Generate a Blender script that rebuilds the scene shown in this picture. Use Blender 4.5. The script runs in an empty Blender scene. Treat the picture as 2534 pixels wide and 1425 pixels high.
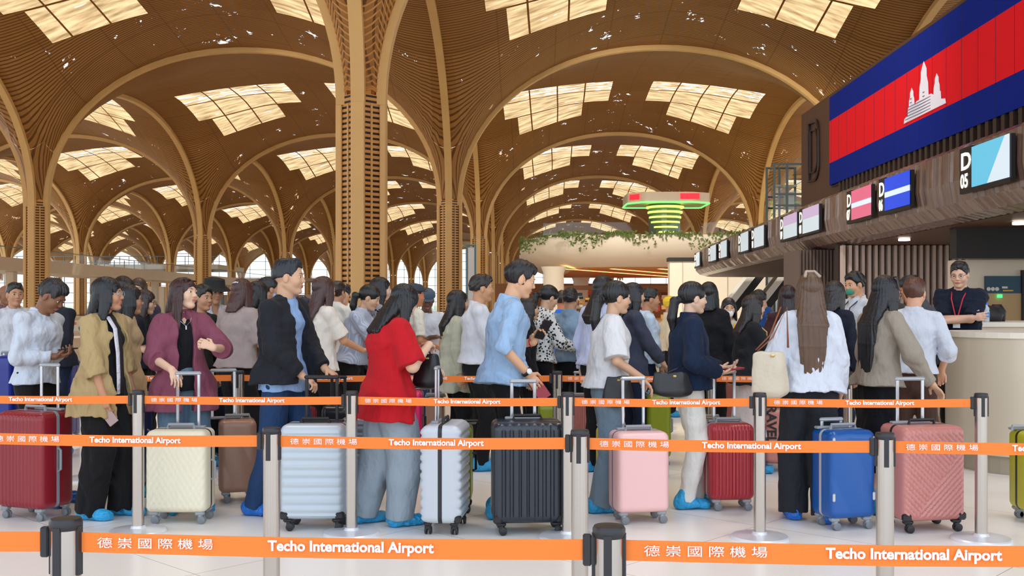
import bpy, math, random
import numpy as np
from mathutils import Vector, Matrix
S = bpy.context.scene
COL = S.collection
PI = math.pi
# ------------------------------------------------------------ camera, sky, sun, exposure
F = 2600.0          # focal length in pixels of the 2534 wide frame
CH = 1.46           # eye height
HY = 755.0          # row of the horizon
cd = bpy.data.cameras.new('camera')
cam = bpy.data.objects.new('camera', cd); COL.objects.link(cam)
cam.location = (0, 0, CH); cam.rotation_euler = (PI/2, 0, 0)
cd.sensor_fit = 'HORIZONTAL'; cd.sensor_width = 36.0; cd.lens = 36.0*F/2534
cd.shift_y = (HY-712.5)/2534; cd.clip_start = 0.05; cd.clip_end = 3000
S.camera = cam
w = bpy.data.worlds.new('World'); S.world = w; w.use_nodes = True
nt = w.node_tree; nt.nodes.clear()
wo = nt.nodes.new('ShaderNodeOutputWorld'); wb = nt.nodes.new('ShaderNodeBackground')
tc = nt.nodes.new('ShaderNodeTexCoord'); sx = nt.nodes.new('ShaderNodeSeparateXYZ')
cr = nt.nodes.new('ShaderNodeValToRGB')
nt.links.new(tc.outputs['Generated'], sx.inputs[0]); nt.links.new(sx.outputs['Z'], cr.inputs[0])
nt.links.new(cr.outputs[0], wb.inputs[0]); nt.links.new(wb.outputs[0], wo.inputs[0])
cr.color_ramp.elements[0].position = 0.0; cr.color_ramp.elements[0].color = (0.90, 0.93, 0.95, 1)
cr.color_ramp.elements[1].position = 0.7; cr.color_ramp.elements[1].color = (0.62, 0.78, 1.0, 1)
wb.inputs[1].default_value = 1.55
sd = bpy.data.lights.new('sun', 'SUN'); sun = bpy.data.objects.new('sun', sd); COL.objects.link(sun)
sd.energy = 5.0; sd.angle = math.radians(3); sd.color = (1.0, 0.93, 0.8)
sun.rotation_euler = (math.radians(-22), math.radians(10), 0)
S.view_settings.view_transform = 'Standard'; S.view_settings.look = 'None'
S.view_settings.exposure = 0.42; S.view_settings.gamma = 1.0; S.view_settings.use_curve_mapping = False
S.cycles.use_denoising = True
S.cycles.max_bounces = 8; S.cycles.diffuse_bounces = 5; S.cycles.glossy_bounces = 4
S.cycles.transparent_max_bounces = 12; S.cycles.caustics_reflective = False; S.cycles.caustics_refractive = False
S.cycles.sample_clamp_indirect = 6.0

# ------------------------------------------------------------ helpers
def PX(px, D): return (px-1267.0)/F*D
def PZ(py, D): return CH-(py-HY)/F*D
def P(px, py, D): return Vector((PX(px, D), D, PZ(py, D)))

def rgb(r, g, b):
    f = lambda c: ((c/255.0+0.055)/1.055)**2.4 if c > 10 else c/255.0/12.92
    return (f(r), f(g), f(b), 1)

def link(nt, a, b): nt.links.new(a, b)
MATS = {}
def mat(name, col, rough=0.6, metal=0.0, bump=None, spec=0.5, emit=None, sheen=0, trans=0, alpha=1.0, coat=0, var=None):
    """bump = (scale xyz, strength, distance); var = (scale, amount)"""
    if name in MATS: return MATS[name]
    m = bpy.data.materials.new(name); m.use_nodes = True; MATS[name] = m
    n = m.node_tree; b = n.nodes['Principled BSDF']
    b.inputs['Base Color'].default_value = col; b.inputs['Roughness'].default_value = rough
    b.inputs['Metallic'].default_value = metal; b.inputs['Specular IOR Level'].default_value = spec
    b.inputs['Sheen Weight'].default_value = sheen; b.inputs['Transmission Weight'].default_value = trans
    b.inputs['Alpha'].default_value = alpha; b.inputs['Coat Weight'].default_value = coat
    if emit:
        b.inputs['Emission Color'].default_value = emit[0]; b.inputs['Emission Strength'].default_value = emit[1]
    if bump or var:
        tc = n.nodes.new('ShaderNodeTexCoord')
    if bump:
        mp = n.nodes.new('ShaderNodeMapping'); mp.inputs['Scale'].default_value = bump[0]
        no = n.nodes.new('ShaderNodeTexNoise'); no.inputs['Scale'].default_value = 1.0; no.inputs['Detail'].default_value = 3
        bp = n.nodes.new('ShaderNodeBump'); bp.inputs['Strength'].default_value = bump[1]; bp.inputs['Distance'].default_value = bump[2]
        link(n, tc.outputs['Object'], mp.inputs[0]); link(n, mp.outputs[0], no.inputs[0])
        link(n, no.outputs[0], bp.inputs['Height']); link(n, bp.outputs[0], b.inputs['Normal'])
    if var:
        no2 = n.nodes.new('ShaderNodeTexNoise'); no2.inputs['Scale'].default_value = var[0]; no2.inputs['Detail'].default_value = 4
        mx = n.nodes.new('ShaderNodeMix'); mx.data_type = 'RGBA'
        mx.inputs[6].default_value = tuple(c*(1-var[1]) for c in col[:3])+(1,)
        mx.inputs[7].default_value = tuple(min(1, c*(1+var[1])) for c in col[:3])+(1,)
        link(n, tc.outputs['Object'], no2.inputs[0]); link(n, no2.outputs[0], mx.inputs[0]); link(n, mx.outputs[2], b.inputs['Base Color'])
    return m

def stripe_mat(name, c1, c2, scale, axis='Z', rough=0.5, bump=0.0, duty=0.5, metal=0, noise=0.0):
    """alternating stripes along an object axis"""
    if name in MATS: return MATS[name]
    m = mat(name, c1, rough, metal); n = m.node_tree; b = n.nodes['Principled BSDF']
    tc = n.nodes.new('ShaderNodeTexCoord'); sp = n.nodes.new('ShaderNodeSeparateXYZ')
    mu = n.nodes.new('ShaderNodeMath'); mu.operation = 'MULTIPLY'; mu.inputs[1].default_value = scale
    fr = n.nodes.new('ShaderNodeMath'); fr.operation = 'FRACT'
    gt = n.nodes.new('ShaderNodeMath'); gt.operation = 'GREATER_THAN'; gt.inputs[1].default_value = duty
    mx = n.nodes.new('ShaderNodeMix'); mx.data_type = 'RGBA'
    mx.inputs[6].default_value = c1; mx.inputs[7].default_value = c2
    link(n, tc.outputs['Object'], sp.inputs[0]); link(n, sp.outputs[axis], mu.inputs[0])
    link(n, mu.outputs[0], fr.inputs[0]); link(n, fr.outputs[0], gt.inputs[0]); link(n, gt.outputs[0], mx.inputs[0])
    link(n, mx.outputs[2], b.inputs['Base Color'])
    if bump:
        bp = n.nodes.new('ShaderNodeBump'); bp.inputs['Strength'].default_value = bump; bp.inputs['Distance'].default_value = 0.02; bp.invert = True
        link(n, gt.outputs[0], bp.inputs['Height']); link(n, bp.outputs[0], b.inputs['Normal'])
    return m

class MB:
    """collects geometry that becomes one mesh object"""
    def __init__(s): s.v = []; s.f = []; s.m = []
    def add(s, vs, fs, mi=0):
        o = len(s.v); s.v += [tuple(v) for v in vs]; s.f += [tuple(i+o for i in f) for f in fs]; s.m += [mi]*len(fs)
    def box(s, c, d, mi=0, rz=0, mtx=None, bev=0):
        hx, hy, hz = d[0]/2, d[1]/2, d[2]/2
        if bev:
            b = min(bev, hx*.9, hy*.9, hz*.9); vs = []; 
            for (a, bb, e) in ((hx-b, hy-b, hz), (hx-b, hy, hz-b), (hx, hy-b, hz-b)):
                for sz in (-1, 1):
                    for sy in (-1, 1):
                        for sx_ in (-1, 1): vs.append((sx_*a, sy*bb, sz*e))
            # convex hull order by hand
            T, Y, X = 0, 8, 16
            fs = [(T+0, T+2, T+3, T+1), (T+4, T+5, T+7, T+6), (Y+0, Y+1, Y+5, Y+4), (Y+2, Y+6, Y+7, Y+3), (X+0, X+4, X+6, X+2), (X+1, X+3, X+7, X+5)]
            fs += [(T+0, T+1, Y+1, Y+0), (T+3, T+2, Y+2, Y+3), (T+5, T+4, Y+4, Y+5), (T+6, T+7, Y+7, Y+6),
                   (T+2, T+0, X+0, X+2), (T+1, T+3, X+3, X+1), (T+4, T+6, X+6, X+4), (T+7, T+5, X+5, X+7),
                   (Y+0, Y+4, X+4, X+0), (Y+5, Y+1, X+1, X+5), (Y+6, Y+2, X+2, X+6), (Y+3, Y+7, X+7, X+3)]
            for i in range(8):
                x, y, z = vs[i]; sgn = (1 if x > 0 else -1)*(1 if y > 0 else -1)*(1 if z > 0 else -1)
                fs.append((T+i, Y+i, X+i) if sgn < 0 else (T+i, X+i, Y+i))
        else:
            vs = [(x, y, z) for z in (-hz, hz) for y in (-hy, hy) for x in (-hx, hx)]
            fs = [(0, 2, 3, 1), (4, 5, 7, 6), (0, 1, 5, 4), (2, 6, 7, 3), (0, 4, 6, 2), (1, 3, 7, 5)]
        M = Matrix.Translation(c) @ (mtx if mtx else Matrix.Rotation(rz, 4, 'Z'))
        s.add([M @ Vector(v) for v in vs], fs, mi)
    def tube(s, pts, r, n=10, mi=0, caps=True, flat=1.0, up=None, closed=False):
        pts = [Vector(p) for p in pts]; N = len(pts)
        rs = r if isinstance(r, (list, tuple)) else [r]*N
        rings = []; prev = None
        for i, p in enumerate(pts):
            a = pts[i-1] if (i > 0 or closed) else p; b = pts[(i+1) % N] if (i < N-1 or closed) else p
            t = (b-a).normalized()
            if up is not None: u = Vector(up)
            elif prev is None: u = Vector((0, 0, 1)) if abs(t.z) < .9 else Vector((1, 0, 0))
            else: u = prev
            u = (u - t*u.dot(t)).normalized(); prev = u; q = t.cross(u)
            rings.append([p + u*(math.cos(2*PI*k/n)*rs[i]*flat) + q*(math.sin(2*PI*k/n)*rs[i]) for k in range(n)])
        vs = [v for R_ in rings for v in R_]; fs = []
        for i in range(N if closed else N-1):
            j = (i+1) % N
            for k in range(n):
                k2 = (k+1) % n; fs.append((i*n+k, i*n+k2, j*n+k2, j*n+k))
        if caps and not closed:
            fs.append(tuple(range(n-1, -1, -1))); fs.append(tuple((N-1)*n+k for k in range(n)))
        s.add(vs, fs, mi)
    def lathe(s, prof, c=(0, 0, 0), n=24, mi=0, mtx=None):
        """prof = [(r, z)...] bottom to top"""
        vs = []; fs = []; M = Matrix.Translation(c) @ (mtx or Matrix())
        for r, z in prof:
            for k in range(n): vs.append(M @ Vector((r*math.cos(2*PI*k/n), r*math.sin(2*PI*k/n), z)))
        for i in range(len(prof)-1):
            for k in range(n):
                k2 = (k+1) % n; fs.append((i*n+k, i*n+k2, (i+1)*n+k2, (i+1)*n+k))
        fs.append(tuple(range(n-1, -1, -1))); fs.append(tuple((len(prof)-1)*n+k for k in range(n)))
        s.add(vs, fs, mi)
    def prism(s, poly, z0, z1, mi=0, mtx=None):
        n = len(poly); M = mtx or Matrix()
        vs = [M @ Vector((x, y, z0)) for x, y in poly]+[M @ Vector((x, y, z1)) for x, y in poly]
        fs = [tuple(range(n-1, -1, -1)), tuple(range(n, 2*n))]+[(i, (i+1) % n, n+(i+1) % n, n+i) for i in range(n)]
        s.add(vs, fs, mi)
    def build(s, name, mats, parent=None, smooth=False, loc=None, rz=0, ang=None):
        me = bpy.data.meshes.new(name); me.from_pydata(s.v, [], s.f); me.update()
        mats = mats if isinstance(mats, (list, tuple)) else [mats]
        for m in mats: me.materials.append(m)
        if any(s.m): me.polygons.foreach_set('material_index', s.m)
        if smooth:
            me.polygons.foreach_set('use_smooth', [True]*len(me.polygons))
            if ang: 
                try: me.set_sharp_from_angle(angle=math.radians(ang))
                except Exception: pass
        return new_obj(name, me, parent, loc, rz)

def new_obj(name, me, parent=None, loc=None, rz=0):
    o = bpy.data.objects.new(name, me); COL.objects.link(o)
    if parent: o.parent = parent
    if loc is not None: o.location = loc
    if rz: o.rotation_euler = (0, 0, rz)
    return o
def thing(name, label, cat, loc=(0, 0, 0), rz=0, group=None):
    o = new_obj(name, None, None, loc, rz); return tag(o, label, cat, group)
def tag(o, label, cat=None, group=None, kind=None):
    o['label'] = label
    if cat: o['category'] = cat
    if group: o['group'] = group
    if kind: o['kind'] = kind
    return o
def struct(o, label): o['kind'] = 'structure'; o['label'] = label; o['category'] = o.name.split('_')[0]; return o
def copy_tree(o, parent=None):
    c = o.copy(); COL.objects.link(c)
    if parent: c.parent = parent
    for ch in o.children: copy_tree(ch, c)
    return c
TXT = {}
def text_mesh(body, size, extrude=0.0, align='LEFT', bold=0.0):
    k = (body, size, extrude, align, bold)
    if k in TXT: return TXT[k]
    cu = bpy.data.curves.new('t', 'FONT'); cu.body = body; cu.size = size; cu.extrude = extrude; cu.align_x = align
    cu.offset = bold; cu.resolution_u = 3
    o = bpy.data.objects.new('t', cu); COL.objects.link(o)
    dg = bpy.context.evaluated_depsgraph_get(); dg.update()
    me = bpy.data.meshes.new_from_object(o.evaluated_get(dg))
    bpy.data.objects.remove(o); TXT[k] = me
    return me
def put_text(body, size, m, parent, M, name='lettering', bold=0.0, align='LEFT', sx_=1.0):
    """text in its own xy plane placed by matrix M, as a child mesh"""
    me = text_mesh(body, size, 0.0008, align, bold).copy(); me.transform(M @ Matrix.Diagonal((sx_, 1, 1, 1))); me.materials.clear(); me.materials.append(m)
    return new_obj(name, me, parent)
# faces of a wall seen from the front: text x runs along +X, text y runs up, faces -Y
FRONT = Matrix.Rotation(PI/2, 4, 'X')
# ------------------------------------------------------------ the hall: floor, vaults, columns
GA = math.atan(0.0242)                     # the hall's depth axis turns a little to the right
GC, GS = math.cos(GA), math.sin(GA)
LX, LY, NB, HW = 28.6, 36.0, 10, 0.58      # bay width, bay depth, rows, half width of a column
def G(u, v, z=0): return Vector((-6.02+u*GC+v*GS, v*GC-u*GS, z))
ZS, ZH = 8.3, 10.83                         # springing height and rise
def prof(r):
    u = max(0.0, 1-r); return ZS+ZH*(1-u**2.1)**(1/2.1)
def shell_pt(A, B):
    m = max(A, B); r = math.hypot(A, B)
    tx = (1-m)*HW*A/r+LX/2*A; ty = (1-m)*HW*B/r+LY/2*B
    z = prof(min(1, r))+1.7*math.sin(PI*A/2)*math.sin(PI*B/2)*min(1, r*1.2)
    return tx, ty, z

# floor
m_floor = mat('floor_tile', rgb(226, 219, 210), 0.27, spec=0.32)
n = m_floor.node_tree; b = n.nodes['Principled BSDF']
tcn = n.nodes.new('ShaderNodeTexCoord'); mp = n.nodes.new('ShaderNodeMapping'); mp.inputs['Rotation'].default_value = (0, 0, 0.6)
br = n.nodes.new('ShaderNodeTexBrick'); br.offset = 0.0; br.inputs['Color1'].default_value = rgb(244, 239, 232); br.inputs['Color2'].default_value = rgb(240, 234, 227)
br.inputs['Mortar'].default_value = rgb(150, 142, 134); br.inputs['Scale'].default_value = 1.0; br.inputs['Mortar Size'].default_value = 0.0022
br.inputs['Brick Width'].default_value = 1.6; br.inputs['Row Height'].default_value = 1.6
mp.inputs['Rotation'].default_value = (0, 0, 0.75); mp.inputs['Location'].default_value = (0.35, 0.2, 0)
link(n, tcn.outputs['Object'], mp.inputs[0]); link(n, mp.outputs[0], br.inputs[0]); link(n, br.outputs[0], b.inputs['Base Color'])
mb = MB(); mb.add([(-170, -25, 0), (120, -25, 0), (120, 342, 0), (-170, 342, 0)], [(0, 1, 2, 3)])
struct(mb.build('floor', m_floor), 'pale cream polished tile floor of the departure hall')
mb = MB(); mb.add([(-1500, -60, -.15), (1500, -60, -.15), (1500, 2500, -.15), (-1500, 2500, -.15)], [(0, 1, 2, 3)])
o = mb.build('ground', mat('grass_outside', rgb(120, 135, 112), 0.9, var=(0.02, 0.3))); o['kind'] = 'structure'; tag(o, 'grey green land outside the glass walls', 'ground')

# vault shell material: fine battens
def wood_shell(name, col, dark, scale, holes=False):
    m = mat(name, col, 0.55, spec=0.3); n = m.node_tree; b = n.nodes['Principled BSDF']
    uv = n.nodes.new('ShaderNodeUVMap'); sp = n.nodes.new('ShaderNodeSeparateXYZ'); link(n, uv.outputs[0], sp.inputs[0])
    mu = n.nodes.new('ShaderNodeMath'); mu.operation = 'MULTIPLY'; mu.inputs[1].default_value = scale; link(n, sp.outputs['Y'], mu.inputs[0])
    fr = n.nodes.new('ShaderNodeMath'); fr.operation = 'FRACT'; link(n, mu.outputs[0], fr.inputs[0])
    gt = n.nodes.new('ShaderNodeMath'); gt.operation = 'GREATER_THAN'; gt.inputs[1].default_value = 0.66; link(n, fr.outputs[0], gt.inputs[0])
    no = n.nodes.new('ShaderNodeTexNoise'); no.inputs['Scale'].default_value = 0.35; no.inputs['Detail'].default_value = 5
    tcx = n.nodes.new('ShaderNodeTexCoord'); link(n, tcx.outputs['Object'], no.inputs[0])
    m1 = n.nodes.new('ShaderNodeMix'); m1.data_type = 'RGBA'; m1.inputs[6].default_value = tuple(c*.82 for c in col[:3])+(1,); m1.inputs[7].default_value = tuple(c*1.18 for c in col[:3])+(1,)
    link(n, no.outputs[0], m1.inputs[0])
    m2 = n.nodes.new('ShaderNodeMix'); m2.data_type = 'RGBA'; m2.inputs[7].default_value = dark
    link(n, gt.outputs[0], m2.inputs[0]); link(n, m1.outputs[2], m2.inputs[6])
    # panel joints every few metres
    jj = []
    for ax in ('X', 'Y'):
        q = n.nodes.new('ShaderNodeMath'); q.operation = 'MULTIPLY'; q.inputs[1].default_value = 0.28; link(n, sp.outputs[ax], q.inputs[0])
        q2 = n.nodes.new('ShaderNodeMath'); q2.operation = 'FRACT'; link(n, q.outputs[0], q2.inputs[0])
        q3 = n.nodes.new('ShaderNodeMath'); q3.operation = 'LESS_THAN'; q3.inputs[1].default_value = 0.02; link(n, q2.outputs[0], q3.inputs[0]); jj.append(q3)
    mxm = n.nodes.new('ShaderNodeMath'); mxm.operation = 'MAXIMUM'; link(n, jj[0].outputs[0], mxm.inputs[0]); link(n, jj[1].outputs[0], mxm.inputs[1])
    sc_ = n.nodes.new('ShaderNodeMath'); sc_.operation = 'MULTIPLY'; sc_.inputs[1].default_value = 0.5; link(n, mxm.outputs[0], sc_.inputs[0])
    m3 = n.nodes.new('ShaderNodeMix'); m3.data_type = 'RGBA'; m3.inputs[7].default_value = dark
    link(n, sc_.outputs[0], m3.inputs[0]); link(n, m2.outputs[2], m3.inputs[6]); link(n, m3.outputs[2], b.inputs['Base Color'])
    out = n.nodes['Material Output']
    if holes:   # loose weave: sparse open gaps that let the sky through
        vo = n.nodes.new('ShaderNodeTexNoise'); vo.inputs['Scale'].default_value = 0.55; vo.inputs['Detail'].default_value = 6; vo.inputs['Roughness'].default_value = 0.78
        mpp = n.nodes.new('ShaderNodeMapping'); mpp.inputs['Scale'].default_value = (1.0, 1.0, 1.0); link(n, uv.outputs[0], mpp.inputs[0]); link(n, mpp.outputs[0], vo.inputs[0])
        g2 = n.nodes.new('ShaderNodeMath'); g2.operation = 'GREATER_THAN'; g2.inputs[1].default_value = 0.63; link(n, vo.outputs[0], g2.inputs[0])
        tr = n.nodes.new('ShaderNodeBsdfTransparent'); ms = n.nodes.new('ShaderNodeMixShader')
        link(n, g2.outputs[0], ms.inputs[0]); link(n, b.outputs[0], ms.inputs[1]); link(n, tr.outputs[0], ms.inputs[2]); link(n, ms.outputs[0], out.inputs['Surface'])
    return m
WCOL = rgb(168, 120, 62); WDK = rgb(108, 70, 30)
m_shell = wood_shell('vault_battens', WCOL, WDK, 5.0)
m_loose = wood_shell('vault_open_weave', rgb(176, 128, 72), WDK, 5.0, holes=True)
def skylight_mat(name, sky):
    m = bpy.data.materials.new(name); m.use_nodes = True; n = m.node_tree; n.nodes.clear()
    out = n.nodes.new('ShaderNodeOutputMaterial'); uv = n.nodes.new('ShaderNodeUVMap'); uv.uv_map = 'cell'
    sp = n.nodes.new('ShaderNodeSeparateXYZ'); link(n, uv.outputs[0], sp.inputs[0])
    mm = None
    for ax in ('X', 'Y'):
        a = n.nodes.new('ShaderNodeMath'); a.operation = 'SUBTRACT'; a.inputs[1].default_value = 0.5; link(n, sp.outputs[ax], a.inputs[0])
        b_ = n.nodes.new('ShaderNodeMath'); b_.operation = 'ABSOLUTE'; link(n, a.outputs[0], b_.inputs[0])
        if mm is None: mm = b_
        else:
            c = n.nodes.new('ShaderNodeMath'); c.operation = 'MAXIMUM'; link(n, mm.outputs[0], c.inputs[0]); link(n, b_.outputs[0], c.inputs[1]); mm = c
    g = n.nodes.new('ShaderNodeMath'); g.operation = 'GREATER_THAN'; g.inputs[1].default_value = 0.475; link(n, mm.outputs[0], g.inputs[0])
    tl = n.nodes.new('ShaderNodeBsdfTranslucent')
    u2 = n.nodes.new('ShaderNodeUVMap'); u2.uv_map = 'UVMap'
    mp = n.nodes.new('ShaderNodeMapping'); mp.inputs['Scale'].default_value = (0.35, 2.2, 1); link(n, u2.outputs[0], mp.inputs[0])
    no = n.nodes.new('ShaderNodeTexNoise'); no.inputs['Scale'].default_value = 1.3; no.inputs['Detail'].default_value = 5; link(n, mp.outputs[0], no.inputs[0])
    rp = n.nodes.new('ShaderNodeValToRGB'); rp.color_ramp.elements[0].position = 0.32; rp.color_ramp.elements[0].color = rgb(108, 84, 54)
    rp.color_ramp.elements[1].position = 0.62; rp.color_ramp.elements[1].color = rgb(166, 142, 106); link(n, no.outputs[0], rp.inputs[0]); link(n, rp.outputs[0], tl.inputs[0])
    df = n.nodes.new('ShaderNodeBsdfDiffuse'); df.inputs[0].default_value = rgb(150, 105, 55)
    cur = tl
    tr = n.nodes.new('ShaderNodeBsdfTransparent'); ms = n.nodes.new('ShaderNodeMixShader')
    n2 = n.nodes.new('ShaderNodeTexNoise'); n2.inputs['Scale'].default_value = 1.4; n2.inputs['Detail'].default_value = 3; link(n, mp.outputs[0], n2.inputs[0])
    g2 = n.nodes.new('ShaderNodeMath'); g2.operation = 'GREATER_THAN'; g2.inputs[1].default_value = sky; link(n, n2.outputs[0], g2.inputs[0])
    link(n, g2.outputs[0], ms.inputs[0]); link(n, cur.outputs[0], ms.inputs[1]); link(n, tr.outputs[0], ms.inputs[2]); cur = ms
    m2 = n.nodes.new('ShaderNodeMixShader'); link(n, g.outputs[0], m2.inputs[0]); link(n, cur.outputs[0], m2.inputs[1]); link(n, df.outputs[0], m2.inputs[2])
    link(n, m2.outputs[0], out.inputs[0]); return m
m_sky = skylight_mat('skylight_panel', 0.70); m_sky2 = skylight_mat('skylight_panel_clear', 0.56)
m_rib = mat('vault_rib', rgb(226, 186, 122), 0.45, spec=0.4, var=(0.8, 0.12))

AL = [0, .025, .05, .09, .14, .20, .285, .37, .455, .54, .625, .71, .795, .88, .94, 1]   # skylight cells .20-.88
BL = [0, .025, .05, .09, .14, .20, .27, .36, .46, .56, .66, .76, .86, .94, 1]           # skylight cells .36-.96
vv, ff, mi, uvs, cel = [], [], [], [], []
quad = []
for ia in range(len(AL)-1):
    for ib in range(len(BL)-1):
        a0, a1, b0, b1 = AL[ia], AL[ia+1], BL[ib], BL[ib+1]
        if max(a1, b1) <= 0.0501: continue
        quad.append(((a0, b0), (a1, b0), (a1, b1), (a0, b1), ia, ib))
collar = []
for k in range(8):
    th = [k*PI/16, (k+1)*PI/16]
    for s_ in range(5):
        ss = [0.0004+0.05*(s_/5)**2, 0.0004+0.05*((s_+1)/5)**2 if s_ < 4 else 0.05]
        pts = []
        for (si, ti) in ((0, 0), (1, 0), (1, 1), (0, 1)):
            t = th[ti]; mxx = max(math.cos(t), math.sin(t)); pts.append((ss[si]*math.cos(t)/mxx, ss[si]*math.sin(t)/mxx))
        collar.append(pts)
def add_face(ci, cj, sx_, sy_, pts, m, cell=None):
    o = len(vv)
    P4 = []
    for (A, B) in pts:
        tx, ty, z = shell_pt(max(A, 1e-6), max(B, 1e-6)); u = ci*LX+sx_*tx; v = cj*LY+sy_*ty
        vv.append(G(u, v, z)); P4.append((u, v))
    idx = [o, o+1, o+2, o+3]
    if sx_*sy_ > 0: idx = idx[::-1]
    ff.append(idx); mi.append(m)
    uu = {}
    for k in range(4):
        A, B = pts[k]; uu[o+k] = (P4[k][0], P4[k][1]+math.hypot(A, B)**.5*5)
    cc = cell or [(.5, .5)]*4
    for q in idx: uvs.append(uu[q]); cel.append(cc[q-o])
for j in range(0, NB):
    lo = -2 if j < 4 else (-3 if j < 6 else -5)
    hi = 2 if j < 3 else (2 if j < 6 else 3)
    for i in range(lo, hi+1):
        for sx_ in (-1, 1):
            for sy_ in (-1, 1):
                if j == 0 and sy_ < 0: continue
                far = j >= 5
                for (p0, p1, p2, p3, ia, ib) in quad:
                    m = 0; cell = None
                    if sy_ < 0 and j > 0:
                        A = (p0[0]+p1[0])/2; B = (p0[1]+p2[1])/2
                        inA = .20 < A < .88; inB = .36 < B < .96
                        if inA and inB and not (B < .56 and A > .71) and not (B < .56 and A < .285):
                            m = 3 if B > .78 else 2
                            ca = (ia-5) % 2*.5; cb = (ib-7) % 2*.5
                            cell = [(ca, cb), (ca+.5, cb), (ca+.5, cb+.5), (ca, cb+.5)]
                        elif (.10 < B < .38 and .12 < A < .95) or (A >= .88 and .3 < B < .8): m = 1
                        elif A > .05 and B > .05 and B < .4: m = 1
                    add_face(i, j, sx_, sy_, (p0, p1, p2, p3), m, cell)
                for pts in collar: add_face(i, j, sx_, sy_, pts, 0)
me = bpy.data.meshes.new('ceiling'); me.from_pydata(vv, [], ff); me.update()
for m in (m_shell, m_loose, m_sky, m_sky2): me.materials.append(m)
me.polygons.foreach_set('material_index', mi)
for nm, dat in (('UVMap', uvs), ('cell', cel)):
    ul = me.uv_layers.new(name=nm); ul.data.foreach_set('uv', [c for p in dat for c in p])
o = new_obj('ceiling', me); struct(o, 'golden batten vaulted ceiling with glowing skylight grids')

# arch ribs between the columns: flat bands that follow the vault edges
def rib_band(mbr, ci, cj, ax, sgn, wid=0.46, th=0.27, r0=0.0, seg=26):
    L = LX/2 if ax == 0 else LY/2; pts = []
    for k in range(seg+1):
        s_ = k/seg; r = s_**2.2*(1-r0)+r0 if s_ < 1 else 1
        t = (1-r)*HW+L*r; pts.append((t*sgn, prof(r)-0.02))
    vs = []
    for k, (t, z) in enumerate(pts):
        a = pts[max(0, k-1)]; b = pts[min(seg, k+1)]; d = Vector((b[0]-a[0], b[1]-a[1])).normalized()
        nx, nz = (d.y, -d.x) if sgn > 0 else (-d.y, d.x)
        for (off, ww) in ((0.05, -wid/2), (0.05, wid/2), (-th, wid/2), (-th, -wid/2)):
            tt = t-nx*off; zz = z-nz*off
            uu, v_ = (ci*LX+tt, cj*LY+ww) if ax == 0 else (ci*LX+ww, cj*LY+tt)
            vs.append(G(uu, v_, zz))
    fs = []
    for k in range(seg):
        for q in range(4): fs.append((k*4+q, k*4+(q+1) % 4, (k+1)*4+(q+1) % 4, (k+1)*4+q))
    mbr.add(vs, fs)
mr = MB()
for j in range(0, NB):
    lo = -2 if j < 4 else (-3 if j < 6 else -5); hi = 2 if j < 6 else 3
    for i in range(lo, hi+1):
        for (ax, sg) in ((0, 1), (0, -1), (1, 1), (1, -1)):
            if j == 0 and ax == 1 and sg < 0: continue
            rib_band(mr, i, j, ax, sg)
o = mr.build('trim_1', m_rib, smooth=True, ang=40); struct(o, 'curved golden edge ribs of the vaults')

# columns: four fins with slatted panels between them
m_slat = stripe_mat('column_battens', rgb(222, 166, 94), rgb(44, 30, 18), 5.6, 'Z', 0.5, duty=0.56)  # dark stripes paint the shaded interior showing between the battens
def make_column():
    t = thing('vault_column', '', 'column')
    for k, (dx, dy) in enumerate(((1, 0), (-1, 0), (0, 1), (0, -1))):
        q = MB(); q.box((dx*.75, dy*.75, ZS/2), (0.22 if dx else 0.46, 0.22 if dy else 0.46, ZS), bev=.03); q.build('fin', m_rib, t)
    q = MB()
    for k in range(4):
        a0 = k*PI/2; p = []
        for s_ in range(9):
            a = a0+s_/8*PI/2; 
            # concave panel between two neighbouring fins
            x0, y0 = math.cos(a0)*.80, math.sin(a0)*.80; x1, y1 = math.cos(a0+PI/2)*.80, math.sin(a0+PI/2)*.80
            f_ = s_/8; bx = x0*(1-f_)+x1*f_; by = y0*(1-f_)+y1*f_; pull = 1-.03*math.sin(PI*f_); p.append((bx*pull, by*pull))
        vs = [(x, y, 0) for x, y in p]+[(x, y, ZS+.3) for x, y in p]; q.add(vs, [(i, i+1, i+10, i+9) for i in range(8)])
    q.build('slatted_panel', m_slat, t)
    q = MB(); q.lathe([(1.05, 0), (1.05, .12), (.98, .16)], n=24); q.build('base_plate', mat('bronze', rgb(120, 95, 60), 0.35, 0.6), t)
    for k in range(4):   # bright guide strip along each panel
        a = k*PI/2+PI/4; q = MB(); q.box((math.cos(a)*.57, math.sin(a)*.57, ZS/2), (.05, .06, ZS), rz=a); q.build('panel_spine', m_rib, t)
    return t
colproto = make_column(); first = True
RN = {1: 'nearest row, beside the man in the black jacket', 2: 'second row of columns', 3: 'third row of columns', 4: 'fourth row of columns', 5: 'fifth row of columns', 6: 'sixth row of columns', 7: 'seventh row of columns', 8: 'eighth row of columns', 9: 'last row by the end glazing'}
VIS = {1: [0], 2: [-1, 0], 3: [-1, 0], 4: [-2, -1, 0], 5: [-2, -1, 0], 6: [-3, -2, -1, 0], 7: [-3, -2, -1, 0], 8: [-4, -3, -2, -1, 0], 9: [-4, -3, -2, -1, 0]}
SIDE = {0: 'in the centre line', -1: 'one line left of the centre line', -2: 'two lines left of the centre line', -3: 'three lines left of centre', -4: 'four lines left of centre'}
for j in range(1, NB):
    for i in VIS[j]:
        c = colproto if first else copy_tree(colproto); first = False
        c.location = G(i*LX, j*LY); c.rotation_euler = (0, 0, -GA)
        c['label'] = ('huge golden lattice column in the nearest row, dark slots painted between its fins' if j == 1 else 'golden lattice column, %s, %s' % (RN[j], SIDE[i]))
        c['group'] = 'vault columns of the hall'
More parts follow.
